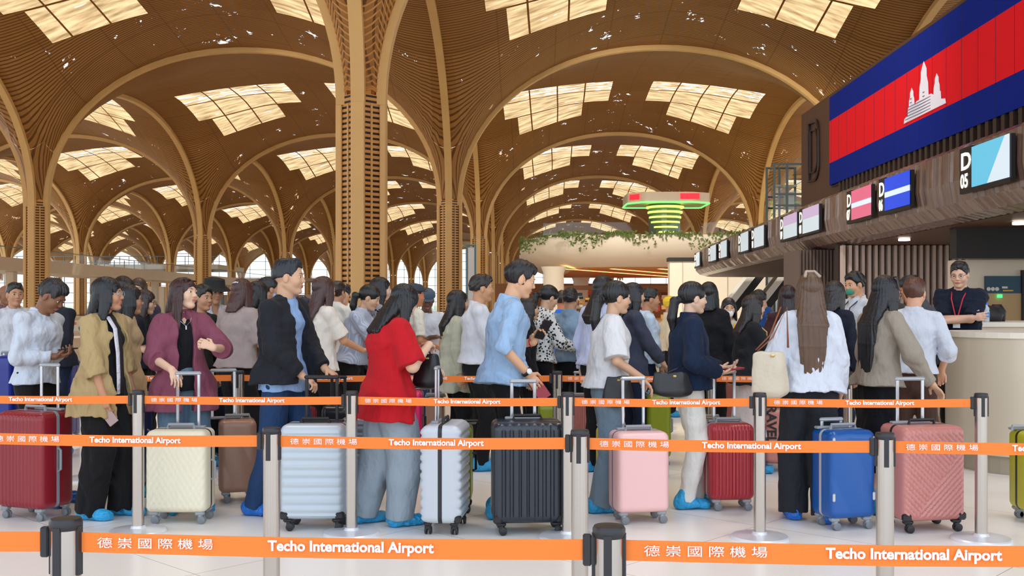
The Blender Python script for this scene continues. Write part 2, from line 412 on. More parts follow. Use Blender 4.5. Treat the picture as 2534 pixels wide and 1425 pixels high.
# front ribs of the nearest column get real flared battens
q = MB()
for sx_ in (-1, 1):
    for k in range(46):
        s0 = 0.0006+0.42*(k/46)**2
        pts = []
        for tt in np.linspace(.1, PI/2-.1, 7):
            mxx = max(math.cos(tt), math.sin(tt)); tx, ty, z = shell_pt(s0*math.cos(tt)/mxx, s0*math.sin(tt)/mxx)
            pts.append(G(sx_*tx*.985, LY-ty*.985, z-.03))
        q.tube(pts, .045, n=4)
q = q.build('flared_battens', mat('batten_orange', rgb(206, 148, 80), 0.5), None)
tag(q, 'rows of orange battens spreading round the top of the nearest column', 'battens'); q['kind'] = 'structure'

# end glazing and left glazing
m_mul = mat('mullion', rgb(120, 130, 135), 0.4, 0.3)
m_glass = bpy.data.materials.new('clear_glass'); m_glass.use_nodes = True; n = m_glass.node_tree; n.nodes.clear()
o_ = n.nodes.new('ShaderNodeOutputMaterial'); t_ = n.nodes.new('ShaderNodeBsdfTransparent'); g_ = n.nodes.new('ShaderNodeBsdfGlossy'); g_.inputs['Roughness'].default_value = .03
x_ = n.nodes.new('ShaderNodeMixShader'); x_.inputs[0].default_value = .06; t_.inputs[0].default_value = (.93, .97, .97, 1)
link(n, t_.outputs[0], x_.inputs[1]); link(n, g_.outputs[0], x_.inputs[2]); link(n, x_.outputs[0], o_.inputs[0])
def glazing(name, x0, x1, y, z0, z1, sx_, sz, label, bar=.12):
    t = new_obj(name, None); struct(t, label)
    q = MB(); q.add([(x0, y, z0), (x1, y, z0), (x1, y, z1), (x0, y, z1)], [(0, 1, 2, 3)]); q.build('pane', m_glass, t)
    q = MB(); x = x0
    while x <= x1+.01: q.box((x, y, (z0+z1)/2), (bar, .15, z1-z0)); x += sx_
    z = z0
    while z <= z1+.01: q.box(((x0+x1)/2, y, z), (x1-x0, .12, bar)); z += sz
    q.build('window_frame', m_mul, t)
glazing('window_1', -115, 60, 341, 0, 20.5, 5.0, 2.6, 'tall end wall of glass under the last vault', .16)
glazing('window_2', -108, -69.5, 200, 0, 10.0, 1.9, 1.9, 'gridded glass wall beyond the left bridge', .13)

# left bridge
m_cream = mat('cream_panel', rgb(222, 205, 178), 0.5, var=(0.3, .05)); m_lt = mat('pale_render', rgb(232, 226, 212), 0.6)
def dline(c, D): return c+.0242*D
def dprism(name, pts, z0, z1, m, parent=None):
    q = MB(); q.prism(pts, z0, z1); return q.build(name, m, parent)
br_ = thing('footbridge', 'long beige footbridge along the left side of the hall', 'bridge')
X0, Y0, X1, Y1 = dline(-54, 90), 90, dline(-54, 215), 215
dprism('deck', [(X0-6, Y0), (X0, Y0), (X1, Y1), (X1-6, Y1)], 5.0, 6.35, m_cream, br_)
q = MB(); q.add([(X0, Y0, 6.35), (X1, Y1, 6.35), (X1, Y1, 7.4), (X0, Y0, 7.4)], [(0, 1, 2, 3)]); q.build('glass_guard', m_glass, br_)
q = MB(); q.tube([(X0, Y0, 7.42), (X1, Y1, 7.42)], .05, 6); q.build('handrail', m_mul, br_)
for k in range(7):
    f_ = k/6; q = MB(); q.box((X0+(X1-X0)*f_-1.5, Y0+(Y1-Y0)*f_, 2.5), (.9, .9, 5), bev=.05); q.build('pier', m_cream, br_)
cb = thing('floor_block', 'solid beige block standing at the end of the left glass wall', 'wall panel', (-67.5, 199, 0)); q = MB(); q.box((0, 0, 2.4), (3.6, 1, 4.8), bev=.05); q.box((0, -.02, 4.85), (4.0, 1.2, .25), mi=0); q.build('panel', m_cream, cb)
# upper deck behind the bridge with pale plant boxes
ud = thing('upper_gallery', 'white upper gallery deck beyond the footbridge under the vaults', 'gallery')
q = MB(); q.box((-93, 236, 9.7), (60, 22, 1.0)); q.build('deck', m_lt, ud)
q = MB()
for k in range(30): q.box((-122+k*2, 225, 11), (.12, .12, 1.7))
q.box((-93, 225, 11.9), (60, .15, .15)); q.build('railing', m_mul, ud)
oc = thing('arrivals_canopy', 'flat grey canopy roof over the middle doors, seen under the vaults', 'canopy')
q = MB(); q.box((-57, 240, 7.1), (34, 14, .7), bev=.1); q.build('roof', mat('grey_beige', rgb(196, 178, 156), .6), oc)
for k in range(5):
    q = MB(); q.box((-72+k*7.5, 234, 3.4), (.5, .5, 6.8)); q.build('post', m_mul, oc)
lw = thing('service_block', 'long beige low wall closing the middle of the hall', 'wall panel'); q = MB(); q.box((-50, 235.5, 1.9), (38, 1, 3.8), bev=.05); q.build('panel', m_cream, lw)
# distant rail by the left glass
dr = thing('low_counter', 'low white counter with coloured squares by the left windows', 'counter', (PX(215, 60), 60, 0)); q = MB(); q.box((0, 0, .3), (4, .6, .6), bev=.02); q.build('body', m_lt, dr)
for k, cc in enumerate(((232, 120, 70), (30, 140, 90), (235, 120, 30), (120, 60, 150), (240, 190, 60))):
    q = MB(); q.box((-.55+k*.28, -.31, .42), (.13, .02, .16)); q.build('sticker', mat('sticker%d' % k, rgb(*cc), .6), dr)

# totem sign
tt = thing('totem_sign', 'slim white totem sign with teal edges beside the lattice columns', 'sign', (PX(1166, 38), 38, 0))
q = MB(); q.box((0, 0, 1.8), (.26, .12, 3.5), bev=.02); q.build('panel', mat('totem_white', rgb(225, 228, 225), .4), tt)
q = MB(); q.box((-.155, 0, 1.8), (.05, .16, 3.6)); q.box((.155, 0, 1.8), (.05, .16, 3.6)); q.box((0, 0, 3.62), (.36, .16, .05)); q.build('edge_frame', mat('teal_frame', rgb(70, 125, 140), .4), tt)

# added fill spots that lift the balcony, wall and foreground floor, no real fittings
for k, (x, y, tx, ty, e) in enumerate(((4, 58, 14, 88, 10000), (9, 56, 19, 80, 12000), (3, 24, 12, 36, 3500), (-20, 60, -10, 90, 6000), (-5, 5, -4, 5.5, 1100), (5, 5, 4, 5.5, 1100), (-5, 12, -4, 10, 1100), (5, 12, 4, 10, 1100))):
    ld = bpy.data.lights.new('vault_downlight', 'SPOT'); ld.energy = e; ld.color = (1, .93, .82); ld.spot_size = math.radians(75); ld.spot_blend = .8; ld.shadow_soft_size = .4 if k < 4 else 1.4
    lo = bpy.data.objects.new('vault_downlight', ld); COL.objects.link(lo); lo.location = (x, y, 16.5); lo.rotation_euler = (Vector((tx, ty, 3))-lo.location).to_track_quat('-Z', 'Y').to_euler()
# ------------------------------------------------------------ right side: balcony, kiosk, escalators, check-in island
m_white = mat('balcony_white', rgb(238, 226, 206), 0.5, var=(0.4, .04)); m_dark = mat('near_black', rgb(26, 24, 24), 0.5)
m_orange_wood = mat('orange_wood_soffit', rgb(205, 130, 62), 0.5, bump=((.2, 6, 1), .4, .05))
m_strip = mat('warm_strip_light', rgb(255, 220, 160), .5, emit=(rgb(255, 205, 130), 2.2))
def rounded(pts, r, n=6):
    out = []; N = len(pts)
    for i in range(N):
        p = Vector(pts[i]); a = Vector(pts[i-1]); b = Vector(pts[(i+1) % N]); ri = r[i] if isinstance(r, (list, tuple)) else r
        if ri <= 0: out.append((p.x, p.y)); continue
        d1 = (a-p).normalized(); d2 = (b-p).normalized(); ang = d1.angle(d2); t = ri/math.tan(ang/2)
        s_ = p+d1*t; e = p+d2*t; c = p+(d1+d2).normalized()*(ri/math.sin(ang/2))
        a0 = math.atan2(s_.y-c.y, s_.x-c.x); a1 = math.atan2(e.y-c.y, e.x-c.x); da = (a1-a0+PI) % (2*PI)-PI
        for k in range(n+1): q = a0+da*k/n; out.append((c.x+ri*math.cos(q), c.y+ri*math.sin(q)))
    return out
def loft(mbq, rings, mi=0, cap=True):
    n = len(rings[0]); vs = [v for r in rings for v in r]; fs = []
    for i in range(len(rings)-1):
        for k in range(n): fs.append((i*n+k, i*n+(k+1) % n, (i+1)*n+(k+1) % n, (i+1)*n+k))
    if cap: fs.append(tuple(range(n-1, -1, -1))); fs.append(tuple((len(rings)-1)*n+k for k in range(n)))
    mbq.add(vs, fs, mi)
def offset_poly(poly, d):
    n = len(poly); out = []
    for i in range(n):
        a = Vector(poly[i-1]); b = Vector(poly[(i+1) % n]); t = (b-a).normalized(); out.append((poly[i][0]-t.y*d, poly[i][1]+t.x*d))
    return out
bal = thing('curved_balcony', 'white curved mezzanine balcony with plants trailing over its rim', 'balcony')
outl = rounded([(.8, 86), (34, 86), (34, 128), (.8, 128)], [9, 0.1, 0.1, 9], 10)
q = MB(); rings = []
for off, z in ((4.6, 4.75), (2.6, 5.0), (1.0, 5.6), (0.2, 6.3), (0, 6.9), (0.05, 7.25), (.7, 7.3)):
    rings.append([(x, y, z) for x, y in offset_poly(outl, off)])
loft(q, rings); q.build('fascia', m_white, bal, smooth=True, ang=50)
q = MB(); q.prism(offset_poly(outl, 4.7), 4.66, 4.74); q.build('soffit', m_orange_wood, bal)
for k in range(7):
    x0_ = 2.5+k*4.2
    q = MB(); a = Vector((x0_+2, 92, 4.63)); b = Vector((x0_+17, 121, 4.63)); d = (b-a).normalized(); s_ = Vector((-d.y, d.x, 0))*.22
    q.add([a-s_, a+s_, b+s_, b-s_], [(0, 3, 2, 1)]); q.build('strip_light', m_strip, bal)
for (cx, cy) in ((PX(1370, 90), 90), (28, 90), (8, 122)):
    q = MB(); q.lathe([(1.0, 0), (.88, .3), (.88, 4.2), (1.1, 4.75)], (cx, cy, 0)); q.build('pillar', m_white, bal, smooth=True, ang=40)
q = MB(); q.add([(1.6+x, y, z) for (x, y) in ((0, 92), (1, 88), (4, 86.6), (30, 86.6)) for z in (7.3, 8.3)], [(0, 2, 3, 1), (2, 4, 5, 3), (4, 6, 7, 5)]); q.build('glass_guard', m_glass, bal)
random.seed(3)
q = MB()
for k in range(900):
    i = random.randrange(len(outl)); 
    if random.random() < .7: x = random.uniform(3.5, 30); y = 85.9
    else: an = random.uniform(PI, 1.5*PI); x = 9.8+9.1*math.cos(an); y = 95+9.1*math.sin(an)
    hang = abs(random.gauss(0, .45))*(1+.8*math.sin(x*1.3)); z = 7.3-min(hang, 1.4)+random.uniform(0, .25); s_ = random.uniform(.08, .2); a = random.uniform(0, 6.28)
    dx, dz = math.cos(a)*s_, math.sin(a)*s_
    q.add([(x-dx, y-.12, z-dz), (x+dz*.5, y-.2, z-dx*.5), (x+dx, y-.1, z+dz), (x-dz*.5, y-.05, z+dx*.5)], [(0, 1, 2, 3)])
tag(q.build('trailing_plants', mat('leaf_green', rgb(105, 125, 62), .7, var=(1.5, .4))), 'green leaves trailing over the white balcony rim', 'plants', kind='stuff')

# shop zone below the balcony
sz = thing('shop_front', 'brown duty-free style shop front with coloured shelves under the balcony', 'shop', (0, 0, 0))
q = MB(); q.box((17, 124, 2.0), (38, 1, 4.0)); q.build('back_wall', mat('shop_brown', rgb(150, 100, 62), .6, var=(.5, .2)), sz)
q = MB(); q.box((13, 96, 3.05), (18, .5, .42)); q.build('shop_header', mat('shop_header_m', rgb(120, 84, 58), .5), sz)
random.seed(5); shc = [mat('goods%d' % k, rgb(*c), .6) for k, c in enumerate(((220, 170, 90), (190, 60, 50), (240, 235, 225), (90, 60, 40), (60, 90, 110)))]
q = MB()
for k in range(240): q.box((random.uniform(4, 26), random.uniform(97, 99), random.uniform(.2, 2.7)), (random.uniform(.25, .7), .3, random.uniform(.2, .5)), random.randrange(5))
o = q.build('shelf_goods', shc, sz); o['kind'] = 'stuff'
cwl = thing('cream_wall', 'cream panelled wall beside the escalators under the dark canopy', 'wall panel')
q = MB(); q.box(((PX(1655, 80)+30)/2, 80, 2.5), (30-PX(1655, 80), 1, 5.0)); q.build('panel', m_white, cwl)
q = MB(); q.box(((PX(1655, 80)+30)/2, 79.9, 4.92), (30.2-PX(1655, 80), 1.2, .28)); q.build('top_band', m_dark, cwl)
q = MB()
for k in range(5): q.box((12.9+k*3.4, 79.45, 2.4), (.05, .06, 4.8))
q.build('joints', mat('joint_grey', rgb(190, 180, 162), .6), cwl)
# escalators
for k in range(2):
    es = thing('escalator', ('left' if k == 0 else 'right')+'-hand escalator rising behind the heads, %s cream wall' % ('beside the open' if k == 0 else 'closer to the black column of the'), 'escalator', (PX(1782+75*k, 75), 75, 0), group='escalators')
    es['label'] = 'steep escalator with white sides, closer to the cream panelled wall' if k == 0 else 'steep escalator with white sides, closer to the dark slatted wall'
    M = Matrix.Rotation(-math.radians(52), 4, 'Y')
    q = MB(); q.box((3.2*math.cos(.91)/1, 0, 3.2*math.sin(.91)), (8, 1.3, .5), mtx=M); q.build('truss', m_dark, es)
    for sy in (-.75, .75):
        q = MB(); q.box((3.2*math.cos(.91)-.35, sy, 3.2*math.sin(.91)+.35), (8, .12, .42), mtx=M); q.build('balustrade', mat('bal_white', rgb(235, 232, 225), .4), es)
    q = MB()
    for s_ in range(14): q.box((.4+s_*.33, 0, .35+s_*.43), (.34, 1.2, .2))
    q.build('steps', mat('step_grey', rgb(90, 88, 84), .4, .5), es)
# kiosk on the balcony
kx, ky, kz = PX(1652, 95), 97, 7.3
ks = thing('green_lit_kiosk', 'round kiosk with green lit edges and glowing stacked rings on the balcony', 'kiosk', (kx, ky, kz))
m_led = mat('green_led', rgb(70, 255, 90), .5, emit=(rgb(80, 255, 90), 2.5)); m_ring = mat('lime_ring', rgb(200, 235, 120), .5, emit=(rgb(190, 240, 90), 1.4))
ro = rounded([(-3.55, -1.0), (-2.2, -2.6), (2.2, -2.6), (3.9, -1.6), (3.9, 3), (-3.55, 3)], [.5, .9, .5, .3, .3, .3], 5)
q = MB(); q.prism(ro, 3.45, 4.35); q.build('roof', mat('kiosk_roof', rgb(205, 185, 165), .5), ks)
q = MB(); q.tube([(x, y, 3.42) for x, y in ro], .07, 6, closed=True); q.build('led_edge', m_led, ks)
q = MB(); q.lathe([(1.45, 0), (1.45, .1), (1.5, 3.4), (1.5, 3.5)], n=20); q.build('core', mat('kiosk_core', rgb(60, 70, 55), .4), ks)
q = MB()
for k in range(6): q.lathe([(1.5-(5-k)*.13, .75+k*.46), (1.74-(5-k)*.13, .75+k*.46), (1.74-(5-k)*.13, .9+k*.46), (1.5-(5-k)*.13, .9+k*.46)], (0, -.45, 0), n=20)
q.build('ring_lights', m_ring, ks)
for (c_, d_, a_) in (((1.9, -2.66, 3.95), (1.7, .1, .5), 0), ((-3.0, -1.9, 3.95), (1.1, .1, .46), -.86)):
    q = MB(); q.box(c_, d_, rz=a_); q.build('red_sign', mat('sign_red', rgb(225, 30, 45), .5, emit=(rgb(235, 30, 50), .9)), ks)
# lift tower
lt = thing('glass_lift_tower', 'glass lift tower with dark steel frame beside the dark wooden wall', 'lift', (PX(1942, 77.7), 77.7, 0)); lt.scale = (1.25, 1.25, 1.18)
q = MB()
for x in (-.85, -.1, .85):
    for y in (-.9, .9): q.box((x, y, 5), (.12, .12, 10))
for z in (7.4, 8.1, 9.95): q.box((0, -.9, z), (1.8, .1, .12)); q.box((0, .9, z), (1.8, .1, .12))
q.build('steel_frame', mat('frame_grey', rgb(70, 78, 80), .4, .4), lt)
q = MB(); q.box((0, 0, 5), (1.6, 1.7, 9.9)); q.build('glass', m_glass, lt)
q = MB(); q.box((0, .2, 8.7), (1.3, .9, .12)); q.box((.3, .2, 7.8), (.5, .5, 1.1)); q.build('lift_car', mat('car_steel', rgb(150, 150, 140), .3, .7), lt)

# ---- dark canopy (fascia) of the check-in island, curving away to the left at the far end
m_walnut = mat('walnut_ribbed', rgb(124, 102, 92), 0.2, spec=0.9, bump=((7, 7, .35), .55, .03), var=(3.0, .22), coat=.3)
m_soffit = mat('walnut_soffit', rgb(98, 66, 44), .45, bump=((.4, 5, 1), .3, .03))
cn = thing('check_in_canopy', 'long dark ribbed wooden canopy above the check-in desks', 'canopy')
path = [(9.62, 11), (9.74, 20), (9.95, 28), (10.25, 37), (10.75, 48), (11.35, 59), (11.9, 67), (12.25, 70.2), (12.9, 71.6), (14.2, 72)]
ZF0, ZF1 = 3.38, 4.98
vs, fs = [], []
pathf = []
for i in range(len(path)-1):
    nk = max(4, int(math.hypot(path[i+1][0]-path[i][0], path[i+1][1]-path[i][1])/.09))
    for k in range(nk):
        f_ = k/nk; pathf.append((path[i][0]*(1-f_)+path[i+1][0]*f_, path[i][1]*(1-f_)+path[i+1][1]*f_))
pathf.append(path[-1])
for ip, (x, y) in enumerate(pathf):
    x = x-(.028 if (ip//2) % 2 else 0)-.02*math.sin(ip*1.7)*math.sin(ip*.37)
    for dx, z in ((2.2, ZF1), (.12, ZF1), (0, ZF1-.1), (-.02, 4.2), (.06, ZF0+.35), (.32, ZF0+.1), (.75, ZF0)): vs.append((x+dx, y, z))
n_ = 7
for i in range(len(pathf)-1):
    for k in range(n_-1): a = i*n_+k; fs.append((a, a+1, a+n_+1, a+n_))
q = MB(); q.add(vs, fs); q.build('fascia', m_walnut, cn)
q = MB(); q.add([(x+.7, y, ZF0) for x, y in path]+[(20, 72, ZF0), (24, 70, ZF0), (24, 11, ZF0)], [tuple(range(len(path)+3))]); q.build('soffit', m_soffit, cn)
q = MB(); q.add([(x+1.0, y, ZF1) for x, y in path]+[(20, 72, ZF1), (24, 70, ZF1), (24, 11, ZF1)], [tuple(range(len(path)+3))]); q.build('top', m_dark, cn)
# spotlights under the canopy
for k, (x, y) in enumerate(((11.2, 30), (12.6, 40), (11.6, 24))):
    q = MB(); q.lathe([(.16, 0), (.16, .06)], (x, y, ZF0-.08), 16); q.build('downlight', mat('spot_w', (1, .9, .8, 1), .4, emit=((1, .9, .8, 1), 3)), cn)
# ---- flag wall over the canopy
wall = thing('flag_wall', 'dark wooden wall carrying the big flag screen above the canopy', 'wall panel')
def WX(y): return 9.6+.0242*y+.35
def wallquad(q, y0, y1, z0, z1, out, mi=0):
    q.add([(WX(y0)-out, y0, z0), (WX(y1)-out, y1, z0), (WX(y1)-out, y1, z1), (WX(y0)-out, y0, z1)], [(0, 3, 2, 1)], mi)
m_wd = mat('dark_wood_panel', rgb(84, 54, 38), .5, bump=((.3, 14, .3), .4, .03), var=(2, .15))
q = MB(); ya, yb = 8.5, 39.6
vs = [(WX(ya), ya), (WX(yb), yb), (WX(yb)+5, yb), (WX(ya)+5, ya)]
q.prism(vs, 4.5, 8.62); q.build('wall_body', m_wd, wall)
q = MB()
for k in range(64):
    y = 9+k*.4; q.box((WX(y)-.06, y, 5.28), (.12, .16, .42))
o = q.build('fins', mat('fin_dark', rgb(60, 45, 38), .5), wall)
q = MB(); yf0, yf1 = 13.5, 35.3
vs = []
wallquad(q, yf0-.25, yf1+.15, 5.42, 8.5, .05); q.build('flag_frame', m_dark, wall)
# letter D, a raised rounded outline
q = MB(); yc, zc = 37.7, 7.0
pts = []
for (a, b) in ((-.62, -1.05), (-.62, 1.05)): pts.append((a, b))
for k in range(13):
    t_ = PI/2-k*PI/12; pts.append((.12+.55*math.cos(t_), .48*(1 if t_ > 0 else -1)+.57*math.sin(t_)))
pp = [(WX(yc)-.03, yc-a*1.0, zc+b) for a, b in pts]; pp2 = [(WX(yc)-.03, yc-a*.62+.02, zc+b*.72) for a, b in pts]
q.tube(pp, .07, 6, closed=True); q.tube(pp2, .05, 6, closed=True); q.build('letter_d', mat('letter_dark', rgb(48, 30, 22), .4), wall)
# flag screen
fl = thing('flag_screen', 'huge blue and red flag screen with a white temple emblem', 'screen')
def flagmat(nm, c): 
    m = mat(nm, c, .85, spec=.1, emit=(c, .24)); return m
m_fb = flagmat('flag_blue', rgb(16, 34, 118)); m_fr = flagmat('flag_red', rgb(205, 28, 36)); m_fw = mat('flag_white', rgb(215, 212, 225), .5, emit=(rgb(215, 212, 225), .3))
q = MB(); wallquad(q, yf0, yf1, 5.48, 6.22, .14, 0); wallquad(q, yf0, yf1, 6.22, 7.63, .14, 1); wallquad(q, yf0, yf1, 7.63, 8.42, .14, 0)
q.add([(WX(yf1)-.14, yf1, 5.48), (WX(yf1), yf1, 5.48), (WX(yf1), yf1, 8.42), (WX(yf1)-.14, yf1, 8.42)], [(0, 1, 2, 3)], 0)
q.build('stripes', [m_fb, m_fr], fl)
q = MB()
y = yf0+.9
while y < yf1: q.box((WX(y)-.141, y, 6.95), (.006, .012, 2.94)); y += .9
q.build('seams', mat('seam', rgb(20, 24, 70), .6), fl)
def tower(cx, base, w_, h):
    return [(cx-w_/2, base), (cx-w_/2*.9, base+h*.35), (cx-w_/2*.62, base+h*.55), (cx-w_*.3, base+h*.75), (cx-w_*.1, base+h*.92), (cx, base+h), (cx+w_*.1, base+h*.92), (cx+w_*.3, base+h*.75), (cx+w_/2*.62, base+h*.55), (cx+w_/2*.9, base+h*.35), (cx+w_/2, base)]
ey = 26.6
sil = [(-1.45, 0), (-1.4, .12), (-1.15, .16), (-1.12, .36)]+tower(-.86, .36, .42, .48)+[(-.5, .42)]+tower(0, .42, .66, .92)+[(.5, .42)]+tower(.86, .36, .42, .48)+[(1.12, .36), (1.15, .16), (1.4, .12), (1.45, 0)]
q = MB(); xw = WX(ey)-.17
q.add([(xw+.0242*(-a), ey-a, 6.3+b) for a, b in sil], [tuple(range(len(sil)))]); q.build('temple_emblem', m_fw, fl)
q = MB()
for k in range(5): q.box((WX(ey)-.175, ey, 6.36+k*.075), (.012, 2.5-k*.12, .018))
for k in (-.86, 0, .86):
    q.box((WX(ey)-.175, ey-k, 6.75), (.012, .12, .02)); q.box((WX(ey)-.175, ey-k, 6.85), (.012, .1, .02))
q.build('emblem_lines', mat('emb_grey', rgb(110, 105, 130), .6), fl)

# ---- check-in screens on the fascia
def FXY(px):
    """point of the fascia face seen at column px"""
    t_ = (px-1267)/F
    for i in range(len(pathf)-1):
        (x0, y0), (x1, y1) = pathf[i], pathf[i+1]; f0 = x0-.1-t_*y0; f1 = x1-.1-t_*y1
        if f0*f1 <= 0: s_ = f0/(f0-f1); return Vector((x0-.1+(x1-x0)*s_, y0+(y1-y0)*s_, 0))
    return Vector((pathf[0][0], pathf[0][1], 0))
ss = [(2386, 2414, 2512, 'sky', 'D', '05', 'nearest counter screen, pale blue with a white diagonal sweep, beside D 05'),
      (2183, 2197, 2262, 'blue', 'D', '06', 'bright blue counter screen with a white band'),
      (2103, 2114, 2165, 'pink', 'D', '07', 'pink counter screen with a pale band'),
      (1984, 1992, 2034, 'lilac', 'D', '08', 'pale counter screen with a lilac top, left of the pink screen'),
      (1937, 1944, 1979, 'lilac', 'D', '09', 'pale counter screen with a lilac top, fifth from the D 05 screen'),
      (1865, 1871, 1896, 'pale', 'D', '10', 'small pale counter screen, sixth from the D 05 screen'),
      (1832, 1837, 1857, 'pale', 'D', '11', 'small pale counter screen, seventh from the D 05 screen'),
      (1783, 1787, 1803, 'pale', 'D', '12', 'small pale counter screen, eighth from the D 05 screen'),
      (1757, 1761, 1776, 'pale', 'D', '13', 'small pale counter screen, ninth from the D 05 screen'),
      (1722, 1725, 1735, 'pale', 'D', '14', 'last tiny pale counter screen at the canopy tip')]
EM = lambda nm, c, e=.5: mat(nm, c, .35, emit=(c, e))
scol = {'sky': (EM('scr_sky', rgb(95, 190, 225)), EM('scr_white', rgb(205, 225, 240)), EM('scr_sky2', rgb(150, 205, 230))),
        'blue': (EM('scr_blue', rgb(20, 70, 215)), EM('scr_white', rgb(205, 225, 240)), EM('scr_blue', rgb(20, 70, 215))),
        'pink': (EM('scr_pink', rgb(205, 100, 130)), EM('scr_white', rgb(205, 225, 240)), EM('scr_pink', rgb(205, 100, 130))),
        'lilac': (EM('scr_lil', rgb(190, 170, 205)), EM('scr_pale', rgb(195, 212, 222)), EM('scr_pale', rgb(195, 212, 222))),
        'pale': (EM('scr_pale', rgb(195, 212, 222)), EM('scr_pale', rgb(195, 212, 222)), EM('scr_pale', rgb(195, 212, 222)))}
m_num = EM('num_white', rgb(255, 245, 225), 1.3)
for (pa, pb, pc, kind, c1, c2, lab) in ss:
    a, b_, c = FXY(pa), FXY(pb), FXY(pc); org = a; d = (c-a); L_ = d.length; d.normalize(); Lp = (b_-a).length
    nrm = Vector((-d.y, d.x, 0)); nrm = nrm if nrm.x < 0 else -nrm
    # local x along the fascia towards the camera, y up, z out of the fascia, tipped slightly down
    Mx = Matrix((( d.x, 0, nrm.x, a.x), (d.y, 0, nrm.y, a.y), (0, 1, 0, 3.9), (0, 0, 0, 1)))
    t = thing('counter_screen', lab, 'screen', group='check-in counter screens')
    h = .86
    q = MB(); q.box((Lp/2, h/2, .045), (Lp+.03, h+.08, .09), mtx=None); q.box((L_/2, h/2, .03), (L_, h, .08)); q.box((L_/2, -.03, .045), (L_, .07, .10)); me_ = q
    q.v = [tuple(Mx @ Vector(v)) for v in q.v]; q.build('housing', m_dark, t)
    q = MB(); m1, m2, m3 = scol[kind]; z = .095
    x0, x1 = Lp+.03, L_-.02
    if kind == 'sky': q.add([Mx @ Vector(v) for v in ((x0, .02, z), (x0+(x1-x0)*.42, .02, z), (x1-(x1-x0)*.12, h, z), (x0, h, z), (x1, .02, z), (x1, h, z))], [(0, 1, 2, 3)], 0); q.add([Mx @ Vector(v) for v in ((x0+(x1-x0)*.42, .02, z), (x1, .02, z), (x1, h, z), (x1-(x1-x0)*.12, h, z))], [(0, 1, 2, 3)], 1)
    else:
        for (y0, y1, k_) in ((.02, .36, 2), (.36, .5, 1), (.5, h, 0)): q.add([Mx @ Vector(v) for v in ((x0, y0, z), (x1, y0, z), (x1, y1, z), (x0, y1, z))], [(0, 1, 2, 3)], k_)
    q.build('display', [m1, m2, m3], t)
    s_ = .46; kx_ = Lp/.46*1.05
    for (txt, yy, sz_) in ((c1, .44, .5), (c2, .06, .4)):
        put_text(txt, sz_, m_num, t, Mx @ Matrix.Translation((Lp*.08, yy, .1)), 'counter_number', .012, sx_=Lp*.85/(.33 if len(txt) == 1 else .50))
# ---- slatted wall, fluted pier and painted-in dark interior under the canopy
m_sl1 = mat('slat_light', rgb(226, 208, 200), .4); m_sl2 = mat('slat_back', rgb(52, 40, 38), .6)
sw = thing('slatted_wall', 'tall wall of pale vertical slats behind the check-in desks', 'wall panel')
y = 33.5; x0, x1 = PX(2080, y), PX(2396, y)
q = MB(); q.box(((x0+x1)/2, y+.4, ZF0/2), (x1-x0, .4, ZF0-.02)); q.build('backing', m_sl2, sw)
q = MB(); x = x0+.07
while x < x1: q.box((x, y, ZF0/2), (.085, .3, ZF0-.04)); x += .205
q.build('slats', m_sl1, sw)
fp = thing('fluted_pier', 'grey brown fluted pier left of the pale slatted wall', 'pier')
q = MB(); q.box((PX(2031, 36), 37.3, ZF0/2), (1.35, 2, ZF0-.02))
for k in range(12): q.box((PX(1984, 36)+k*.118, 36.25, ZF0/2), (.06, .12, ZF0-.03))
q.build('pier_body', mat('pier_m', rgb(120, 104, 98), .5), fp)
# hall behind, at the right: painted dark void, beige wall with teal board and door
rb = thing('back_office_wall', 'beige wall with teal board and beige doorway, right of the staff man', 'wall panel')
y = 27; q = MB(); q.box((14.6, y, 1.3), (6.6, .5, 2.62)); q.build('panel', m_white, rb)
q = MB(); q.box((17, y-.8, 3.02), (12, .4, .8)); q.build('painted_void', m_dark, rb)  # near-black box painted in for the unlit depth below the soffit
q = MB(); q.box((PX(2469, y), y-.3, 1.98), (.93, .08, .44)); q.build('teal_board', mat('teal_board', rgb(16, 70, 92), .4), rb)
q = MB()
for k in range(3): q.lathe([(.05, 0), (.05, .02)], (PX(2430, y)+k*.105, y-.37, 1.87), 16, mtx=Matrix.Rotation(PI/2, 4, 'X'))
q.box((PX(2470, y), y-.36, 1.91), (.14, .02, .05)); q.build('board_symbols', mat('sym_w', rgb(225, 225, 225), .5), rb)
q = MB(); q.box((PX(2478, y), y-.36, 1.83), (.26, .02, .035)); q.build('board_line', mat('sym_y', rgb(225, 180, 60), .5), rb)
q = MB(); q.box((PX(2469, y), y-.3, .9), (.93, .06, 1.72)); q.build('doorway', mat('door_beige', rgb(196, 165, 118), .5, emit=None), rb)
q = MB(); q.box((PX(2457, y), y-.38, 1.69), (.11, .05, .08)); q.build('exit_light', mat('exit_g', rgb(60, 230, 120), .5, emit=(rgb(60, 230, 120), 1.5)), rb)
q = MB(); q.box((PX(2514, y), y-.34, 1.2), (.05, .1, 2.3)); q.build('door_edge', m_dark, rb)

